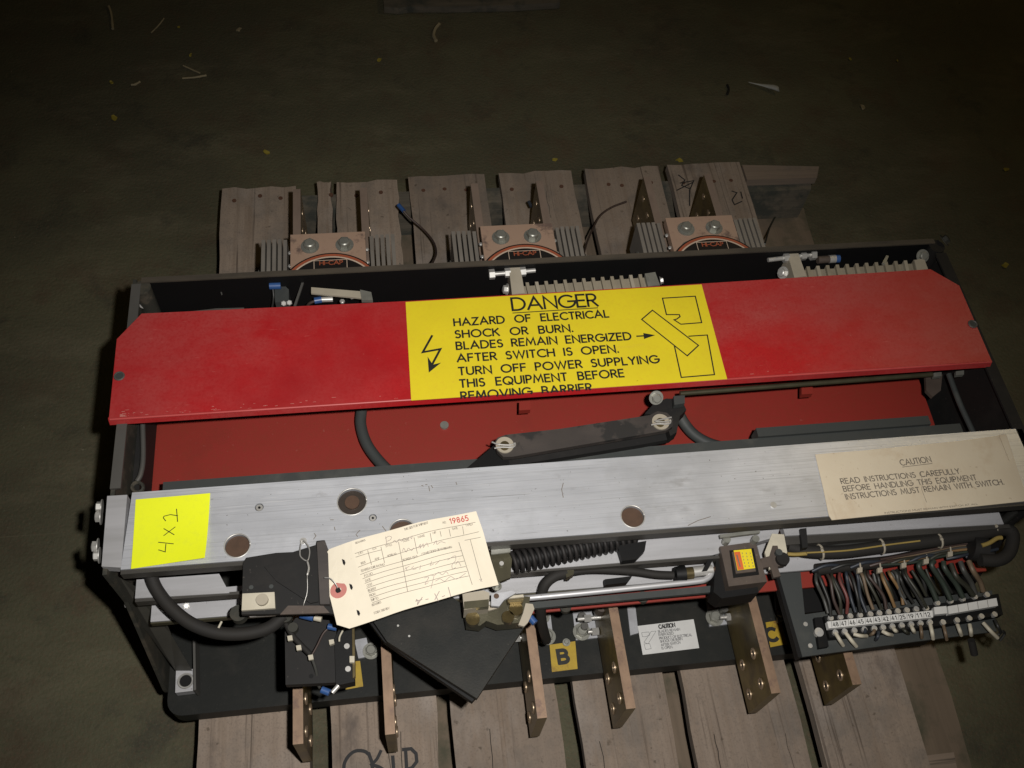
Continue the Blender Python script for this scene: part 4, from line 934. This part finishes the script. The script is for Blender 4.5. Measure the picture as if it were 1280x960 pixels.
# left: micro switch with blue lugs
cyl('blue_lug', at(337, 357.5, .480), at(351, 357, .480), .0052, 'blue', sw, 12, bevel=.001); pslab('micro_switch', [(343, 358), (356, 357), (361, 362), (361, 376), (344, 378)], .475, .02, 'grey', sw)
ptube('thin_wire', [(341, 360, .478), (342, 372, .47), (340, 386, .455)], .0016, 'dark_wire', sw)
for p in ((355, 380), (362, 379)): bolt(at(*p, .478), .0038, 'steel', sw, axis=(0, -.4, 1), washer=False)
pslab('actuator_blade', [(367, 382), (370, 382), (380.5, 351), (379, 347)], .482, .003, 'flange', sw)
pslab('flat_spring', [(389, 359), (450, 364), (456, 366), (455, 373), (437, 371), (389, 366.5)], .488, .003, 'tan', sw)
pslab('spring_clamp', [(450, 362), (464, 365), (466, 375), (452, 375)], .490, .006, 'bolt', sw)
cyl('blue_lug', at(393, 376, .481), at(402, 374.5, .481), .0048, 'blue', sw, 12, bevel=.001); cyl('lug_barrel', at(402, 374.5, .481), at(416, 374, .481), .0040, 'steel', sw, 12, bevel=.001)
ptube('thin_wire', [(394, 376, .480), (386, 380, .475), (382, 388, .46)], .0022, 'brown_wire', sw)
for p in ((428, 378), (440, 372)): bolt(at(*p, .482), .0036, 'steel', sw, washer=False)
pslab('grey_rim_strip', [(235, 389.5), (270, 385.5), (305, 384.5), (305, 390), (235, 393)], .490, .003, 'flange', sw)
pslab('back_scuff', [(275, 362), (276.5, 361.5), (278, 368), (276.5, 368.5)], .47, .001, 'flange', sw)

# fuses / rear terminal stacks
def rear_pole(x0, x1, seed):
    rr = random.Random(seed)
    z = .350; dx = x1 - x0
    f = slab('fuse_terminal', [(x0, .955), (x1, .955), (x1, 1.076), (x0, 1.076)], z, .016, 'pad', sw, .002)
    box('pad_riser', x0 + .01, x1 - .01, .99, 1.06, .299, z - .0165, 'pad', f)
    for k in (.26, .74 - .02 * seed): bolt((x0 + dx * k, 1.049, z), .0102, 'bolt', f, h=.0085)
    for k in (.24, .72): bolt((x0 + dx * k, 1.008, z), .0098, 'bolt', f, h=.003)
    cx = (x0 + x1) / 2 + .004; cy = .942
    disc('fuse_body', (cx, cy, z + .012), .082, .012, 'fuse_black', f, 64, bevel=.0015)
    def ring(nm_, r0, r1, m, zt):
        bm = bmesh.new(); n = 64; I = []; O = []
        for i in range(n):
            a = 2 * math.pi * i / n; I.append(bm.verts.new((cx + r0 * math.cos(a), cy + r0 * math.sin(a), zt))); O.append(bm.verts.new((cx + r1 * math.cos(a), cy + r1 * math.sin(a), zt)))
        for i in range(n): bm.faces.new((I[i], O[i], O[(i + 1) % n], I[(i + 1) % n]))
        link(nm_, finish(bm, nm_), m, f)
    ring('orange_band', .0750, .0795, 'orange', z + .0124); ring('cream_band', .0722, .0748, 'cream', z + .0124)
    ik = Ink(z + .0126)
    ik.text('HI-CAP', (cx - .017, cy + .0575), (cx + .019, cy + .0575), .0075, .0015); ik.done('lettering', 'orange', f)
    ik = Ink(z + .0126); ik.poly([(cx - .026, cy + .050), (cx - .026, cy + .0665), (cx + .026, cy + .0665), (cx + .026, cy + .050)], .0010); ik.done('lettering', 'cream', f)
    for s, xs, n in ((-1, x0 - .010, 5), (1, x1 + .010, 5)):
        for k in range(n):
            x = xs + s * k * .0088; 
            box('cooling_fin', x - .0030, x + .0030, .955, 1.078 - (.002 if k == 0 else 0), .268, .338, 'fin', f, .0006)
        box('fin_base', min(xs, xs + s * .037), max(xs, xs + s * .037), .955, 1.040, .262, .302, 'fin', f)
        bolt((xs + s * .044, 1.020, .318), .0065, 'bolt', f, axis=(s, 0, .1))
        for yy in (1.045, 1.018): bolt(((x0 if s < 0 else x1) + s * .0015, yy, .339), .0032, 'steel', f, axis=(s * .3, 0, 1), washer=False)
rear_pole(-.152, -.031, 1); rear_pole(.161, .283, 2); rear_pole(.481, .599, 3)
bar('side_copper_blade', .4475, 1.02, 1.085, .20, .30, .008, 1, 'copper_side')
for p in ((794, 301), (801, 300)): bolt(at(*p, .29), .0042, 'steel', sw, axis=(-1, -.3, .5), washer=False)
# loose leads behind
ptube('loose_wire', [(503, 262, .20), (512, 272, .19), (530, 288, .18), (542, 303, .19), (545, 317, .21), (540, 330, .25)], .0021, 'brown_wire', sw)
cyl('blue_lug', at(498, 256, .20), at(505, 264, .198), .0042, 'blue', sw, 10, bevel=.001)
ptube('loose_wire', [(783, 252, .17), (765, 259, .17), (750, 270, .17), (740, 288, .18), (733, 305, .20), (728, 325, .25)], .0020, 'brown_wire', sw)
ptube('loose_wire', [(661, 252, .2), (664, 258, .2)], .0035, 'blue_wire', sw)
ptube('loose_wire', [(971, 267, .02), (962, 285, .05), (956, 305, .2)], .0018, 'olive_wire', sw)

# ================================================================== loose papers
nt_ = thing('sticky_note', 'square fluorescent yellow note handwritten 4 x 1 on left end of aluminium beam', 'note', at(212, 665, .5))
bm = bmesh.new(); q = [at(170, 625, .5), at(263, 617, .5), at(259, 703, .5), at(165, 713, .5)]; n = 8; gr = []
for i in range(n + 1):
    row = []
    for j in range(n + 1):
        u = i / n; v = j / n; p = q[0].lerp(q[1], u).lerp(q[3].lerp(q[2], u), v); p.z = .5008 + .013 * v ** 2.2 * (.25 + .75 * u) + .0006
        row.append(bm.verts.new(p))
    gr.append(row)
for i in range(n):
    for j in range(n): bm.faces.new((gr[i][j], gr[i + 1][j], gr[i + 1][j + 1], gr[i][j + 1]))
me = finish(bm, 'note_sheet', smooth=True); link('note_sheet', me, 'note', nt_)
def znote(x, y):
    v = (.541 - y) / .09; u = (x + .316) / .087; v = min(1, max(0, v)); u = min(1, max(0, u))
    return .5008 + .013 * v ** 2.2 * (.25 + .75 * u) + .0009
ik = Ink(znote)
for pl in ([(220.5, 636), (222, 652)], [(222, 644.5), (213, 643), (205, 645), (204, 647), (207, 651)], [(205, 661), (218, 669)], [(205, 670), (219, 659)], [(198.5, 678.5), (217.5, 681)], [(208, 681), (207.5, 691.5), (199, 688.5)]): ik.poly([tuple(at(*p, .503))[:2] for p in pl], .0010)
ik.done('handwriting', 'ink', nt_)

tg = thing('shipping_tag', 'cream cardboard tag with pink ringed hole and number 19865 wired onto the beam', 'tag', at(500, 710, .5))
TGZ = .522
def ztag(x, y): return TGZ + .004 - .014 * ((x - .01) / .1) ** 2 + .005 * (y - .40) / .05 + .0012 * math.sin(x * 70 + y * 40)
tp = [(400, 697), (411, 684.5), (450, 675.5), (500, 663.5), (550, 651.5), (595, 640.5), (604, 664), (614, 697), (624, 727), (580, 740.5), (530, 755.5), (480, 770.5), (436, 782.5), (420, 777), (412, 745)]
bm = bmesh.new(); vs = [at(*p, TGZ) for p in tp]; 
f_ = bm.faces.new([bm.verts.new(v) for v in vs]); bmesh.ops.triangulate(bm, faces=[f_])
bmesh.ops.subdivide_edges(bm, edges=bm.edges[:], cuts=3, use_grid_fill=True)
for v in bm.verts: v.co.z = ztag(v.co.x, v.co.y)
g_ = bmesh.ops.extrude_face_region(bm, geom=bm.faces[:]); 
for v in [e for e in g_['geom'] if isinstance(e, bmesh.types.BMVert)]: v.co.z -= .0009
link('tag_card', finish(bm, 'tag_card'), 'paper', tg)
def tring(px, r0, r1, m, nm_, dz):
    c = at(*px, TGZ); bm = bmesh.new(); n = 28
    if r0 == 0:
        bm.faces.new([bm.verts.new((c.x + r1 * math.cos(2 * math.pi * i / n), c.y + r1 * math.sin(2 * math.pi * i / n), ztag(c.x, c.y) + dz)) for i in range(n)])
    else:
        I = [bm.verts.new((c.x + r0 * math.cos(2 * math.pi * i / n), c.y + r0 * math.sin(2 * math.pi * i / n), ztag(c.x + r0 * math.cos(2 * math.pi * i / n), c.y) + dz)) for i in range(n)]
        O = [bm.verts.new((c.x + r1 * math.cos(2 * math.pi * i / n), c.y + r1 * math.sin(2 * math.pi * i / n), ztag(c.x + r1 * math.cos(2 * math.pi * i / n), c.y) + dz)) for i in range(n)]
        for i in range(n): bm.faces.new((I[i], O[i], O[(i + 1) % n], I[(i + 1) % n]))
    link(nm_, finish(bm, nm_), m, tg)
tring((422.5, 735), .0032, .0096, 'pink_ring', 'hole_reinforcement', .0008); tring((422.5, 735), 0, .0036, 'hole', 'tag_hole', .0006)
ik = Ink(ztag)
for c in ((429.5, 702), (438.5, 732), (447.5, 764)):
    ik.fill([tuple(at(c[0] + dx, c[1] + dy, TGZ))[:2] for dx, dy in ((-2.4, -4), (1, -2.5), (2.4, 1), (1, 4), (-1, 2))][::-1])
ik.done('punched_slot', 'hole', tg)
# printed form: lines run with the tag's own direction
def tpix(u, v): # u along tag 0..1 (left->right), v down 0..1, in the zoomed crop's frame
    return (400 + u * .1875, 600 + v * .1875)
ik = Ink(ztag)
def tl(pts, w=.00055): ik.poly([tuple(at(*tpix(*p), TGZ))[:2] for p in pts], w)
tl([(235, 497), (1035, 287)]); tl([(240, 520), (410, 480)]); tl([(255, 585), (1060, 345)]); tl([(255, 600), (460, 545)]) if False else None
tl([(270, 632), (880, 460)]); tl([(285, 660), (940, 478)]); tl([(300, 690), (950, 510)]); tl([(310, 722), (960, 545)]); tl([(325, 752), (970, 580)]); tl([(335, 785), (980, 610)]); tl([(350, 815), (990, 640)]); tl([(965, 408), (1070, 380)])
tl([(320, 482), (345, 575)]); tl([(408, 460), (432, 565)]); tl([(525, 430), (585, 750)]); tl([(628, 405), (650, 505)]); tl([(735, 378), (745, 430)]); tl([(800, 362), (808, 395)]); tl([(860, 345), (870, 390)]); tl([(950, 320), (958, 370)]); tl([(925, 425), (1015, 695)]); tl([(1002, 402), (1075, 655)])
def tt(t, a, b, h=.0026, w=.00036): ik.text(t, at(*tpix(*a), TGZ), at(*tpix(*b), TGZ), h, w)
tt('REMARKS', (240, 437), (305, 420), .0022); tt('THIS SIDE FOR SHIPMENT', (565, 360), (722, 317), .0026); tt('NO.', (820, 312), (842, 306), .0026)
for t, a, b in (('CAT.', (258, 505), (290, 497)), ('LOT', (355, 480), (380, 474)), ('STYLE', (440, 463), (482, 452)), ('SIZE', (555, 432), (598, 421)), ('MAKE', (655, 410), (700, 398)), ('HP', (755, 383), (775, 378)), ('DATE', (885, 347), (918, 338)), ('TYPED', (972, 318), (1018, 306)), ('VOLTS', (275, 570), (305, 562)), ('AMP', (368, 547), (398, 540)), ('MODEL NO', (452, 527), (512, 512)), ('TEMPERATURE RATING', (275, 618), (432, 580)), ('DEGREES CENT.', (550, 555), (655, 528)), ('CONNECTIONS OR WARRANTY', (680, 517), (878, 467)), ('P.O. NO.', (298, 650), (355, 636)), ('DATE', (305, 682), (340, 673)), ('COST', (315, 713), (350, 704)), ('REQUEST', (322, 745), (375, 732)), ('FROM', (332, 777), (370, 767)), ('SHIP TO', (342, 807), (390, 795)), ('REMARKS', (348, 838), (408, 822)), ('FORM 1100 REV', (362, 890), (465, 862))): tt(t, a, b)
ik.done('printed_form', 'ink_soft', tg)
ik = Ink(ztag); ik.text('19865', at(*tpix(868, 308), TGZ), at(*tpix(990, 278), TGZ), .0062, .0011, gap=.3); ik.done('printed_number', 'ink_red', tg)
ik = Ink(ztag)
for pl in ([(440, 395), (448, 450)], [(438, 405), (460, 392), (478, 398), (470, 415), (448, 425)], [(485, 432), (500, 420), (512, 432), (530, 412), (545, 425), (560, 408), (580, 420), (600, 400), (612, 412), (615, 392)], [(550, 490), (560, 470), (575, 495), (590, 470), (610, 485), (625, 470)], [(655, 470), (670, 448), (668, 472), (688, 445), (690, 468), (712, 440), (722, 462)], [(757, 450), (775, 425), (780, 448), (805, 430), (835, 436)], [(565, 605), (595, 585)], [(580, 610), (572, 590)], [(625, 585), (612, 600), (632, 605), (650, 590)], [(672, 580), (665, 605)], [(745, 555), (735, 580), (760, 570)], [(770, 575), (800, 548)], [(850, 545), (900, 515), (905, 540)], [(905, 545), (880, 575), (885, 600), (905, 590)], [(905, 570), (920, 550), (940, 580)], [(695, 660), (725, 655), (700, 700), (722, 690)], [(760, 650), (740, 725)], [(735, 640), (760, 645), (790, 625), (815, 640), (840, 620), (855, 635)], [(770, 680), (800, 665), (830, 680), (870, 650), (910, 665), (970, 625)], [(1065, 655), (1082, 668)], [(1072, 668), (1080, 650)]): ik.hand([tuple(at(*tpix(*p), TGZ))[:2] for p in pl], .0006)
for pl in ([(645, 800), (655, 812), (650, 830)], [(645, 800), (640, 812), (680, 800)], [(685, 775), (690, 815)] if False else [(682, 785), (650, 835)], [(705, 800), (722, 795)], [(765, 760), (788, 805)], [(795, 745), (765, 800)], [(815, 778), (832, 772)], [(855, 718), (872, 775)]): ik.poly([tuple(at(*tpix(*p), TGZ))[:2] for p in pl], .0009)
ik.done('handwriting', 'pencil', tg)
# the tag's wire: loop round the rivet, twist and down to the ring
bm = bmesh.new()
add_tube(bm, [at(376, 680, .506), at(375, 688, .509), at(376, 696, .512), at(384, 701, .516), at(387, 692, .513), at(386, 684, .510), at(382, 678, .508), at(378, 675, .507), at(376, 680, .506)], .0008, 6, 5)
add_tube(bm, [at(384, 701, .518), at(386, 710, .520), at(384, 719, .521)], .0013, 6, 4)
add_tube(bm, [at(405, 722, .524), at(413, 723, .5265), at(419, 729, .525), at(422, 735, .522)], .0006, 6, 4)
add_tube(bm, [at(384, 719, .521), at(384, 740, .517), at(379, 757, .513)], .0005, 6, 4)
link('tag_wire', finish(bm, 'tag_wire', smooth=True), 'steel', tg)

# ================================================================== things on the floor
def chipm(px, r, m='chip', seed=0, el=1.5):
    rr = random.Random(seed); c = at(*px, .004); bm = bmesh.new(); top = []
    n = 9; rot = rr.uniform(0, 3)
    for i in range(n):
        a = 2 * math.pi * i / n; k = r * rr.uniform(.65, 1.15); x = math.cos(a) * k * el; y = math.sin(a) * k
        top.append(Vector((c.x + x * math.cos(rot) - y * math.sin(rot), c.y + x * math.sin(rot) + y * math.cos(rot), .0015 + rr.uniform(0, .003))))
    add_prism(bm, top, .0012)
    return link('yellow_chip', finish(bm, 'yellow_chip', .0003), m)
chips = [((333, 190), .006, 'bright yellow chip on the floor just behind the left of the pallet'), ((693, 199), .005, 'yellow chip on the floor behind the middle pallet planks'), ((850, 200), .006, 'yellow chip touching the back edge of the right pallet plank'), ((1257, 331), .007, 'yellow chip on the floor to the right of the switch'), ((1258, 211), .006, 'pale yellow chip near the right edge of the floor'), ((143, 147), .007, 'olive yellow flake at the far left of the floor below the straws'), ((139, 102), .004, 'small yellow speck left of the curled shaving on the floor'), ((298, 36), .006, 'round tan chip near the top left of the floor'), ((474, 74), .005, 'dull yellow chip below the wooden beam end'), ((1079, 133), .007, 'brown chip on the floor right of the plastic scrap'), ((1063, 73), .004, 'small yellow speck above the plastic scrap'), ((238, 68), .0035, 'tiny speck above the pair of straws'), ((1122, 75), .003, 'tiny dull speck right of the yellow one at upper right'), ((223, 33), .003, 'tiny tan speck beside the lone straw')]
for i, (p, r, lb) in enumerate(chips): tag(chipm(p, r, 'chip' if i not in (7, 9) else 'haytan', i), lb, 'chip', 'yellow chips scattered on the floor')
def straw(pts, r, lb, m='haytan', nm_='straw', cat='straw', grp='dry straws on the floor'):
    o = ptube(nm_, pts, r, m, None, z=.004, n=6); tag(o, lb, cat, grp); return o
straw([(228, 98), (245, 96.5), (258, 94)], .0026, 'bright straw, the lower of a crossed pair on the dark floor')
straw([(229, 82), (240, 87), (250, 91.5)], .0022, 'dim straw, the upper of a crossed pair on the dark floor')
straw([(189, 41), (198, 32), (205, 23)], .0018, 'lone slanting straw near the top left of the floor')
straw([(136, 8), (139, 18), (141, 36)], .0035, 'faint brown sliver at the top left corner of the floor')
straw([(164, 106), (169, 105.5), (175, 102)], .0028, 'short curled shaving left of the crossed straws', 'haytan')
straw([(549, 30), (544, 36), (542, 44), (545, 51)], .0048, 'curved tan wood shaving below the wooden beam', 'haytan', 'wood_shaving', 'wood shaving', None) 
straw([(909, 106), (911, 112), (909, 118)], .003, 'small black bent scrap left of the plastic scrap', 'rubber', 'black_scrap', 'scrap', None)
for o in list(COL.objects):
    if o.name.startswith(('wood_shaving', 'black_scrap')) and 'group' in o: del o['group']
bm = bmesh.new(); a = at(936, 103, .004); b = at(971, 112, .008)
rr = random.Random(3); n = 10; ring0 = None
for i in range(9):
    t = i / 8; c = a.lerp(b, t); w = .0015 + .0095 * t ** 1.6; up = []
    for j in range(n):
        an = 2 * math.pi * j / n; up.append(bm.verts.new(c + Vector((-.2 * w * math.cos(an), w * math.cos(an) * rr.uniform(.8, 1.15), w * .55 * math.sin(an) * rr.uniform(.8, 1.15) + w * .4))))
    if ring0:
        for j in range(n): bm.faces.new((ring0[j], ring0[(j + 1) % n], up[(j + 1) % n], up[j]))
    ring0 = up
bm.faces.new(ring0)
tag(link('plastic_scrap', finish(bm, 'plastic_scrap', smooth=True), 'floss'), 'white translucent plastic scrap lying on the floor behind the pallet', 'scrap')
wb = pslab('wooden_beam', [(476, -30), (480, 8), (498, 10), (512, 8), (560, 8), (640, 6.5), (700, 3), (705, -30)], .020, .018, 'old_wood', None, .003)
tag(wb, 'edge of another wooden pallet board at the top of the picture', 'wood board')

bm = bmesh.new(); rr = random.Random(11)
for i in range(1500):
    x = rr.uniform(-1.3, 2.1); y = rr.uniform(.1, 3.4); q = rr.uniform(.0006, .0018) * (1.6 if rr.random() < .06 else 1)
    c = Vector((x, y, .0005)); v = [bm.verts.new(c + Vector((rr.uniform(-1.6, 1.6) * q, rr.uniform(-1.6, 1.6) * q, (k > 2) * q))) for k in range(4)]
    for t in ((0, 1, 2), (0, 1, 3), (1, 2, 3), (2, 0, 3)): bm.faces.new([v[k] for k in t])
M['gritmat'] = mat('floor_grit', (.17, .15, .10), .9, scale=(9, 9, 9), c2=(.05, .045, .03), amt=.6)
g = link('floor_grit', finish(bm, 'floor_grit'), 'gritmat'); g['kind'] = 'stuff'; tag(g, 'fine grit and dust specks scattered over the dark concrete floor', 'grit')
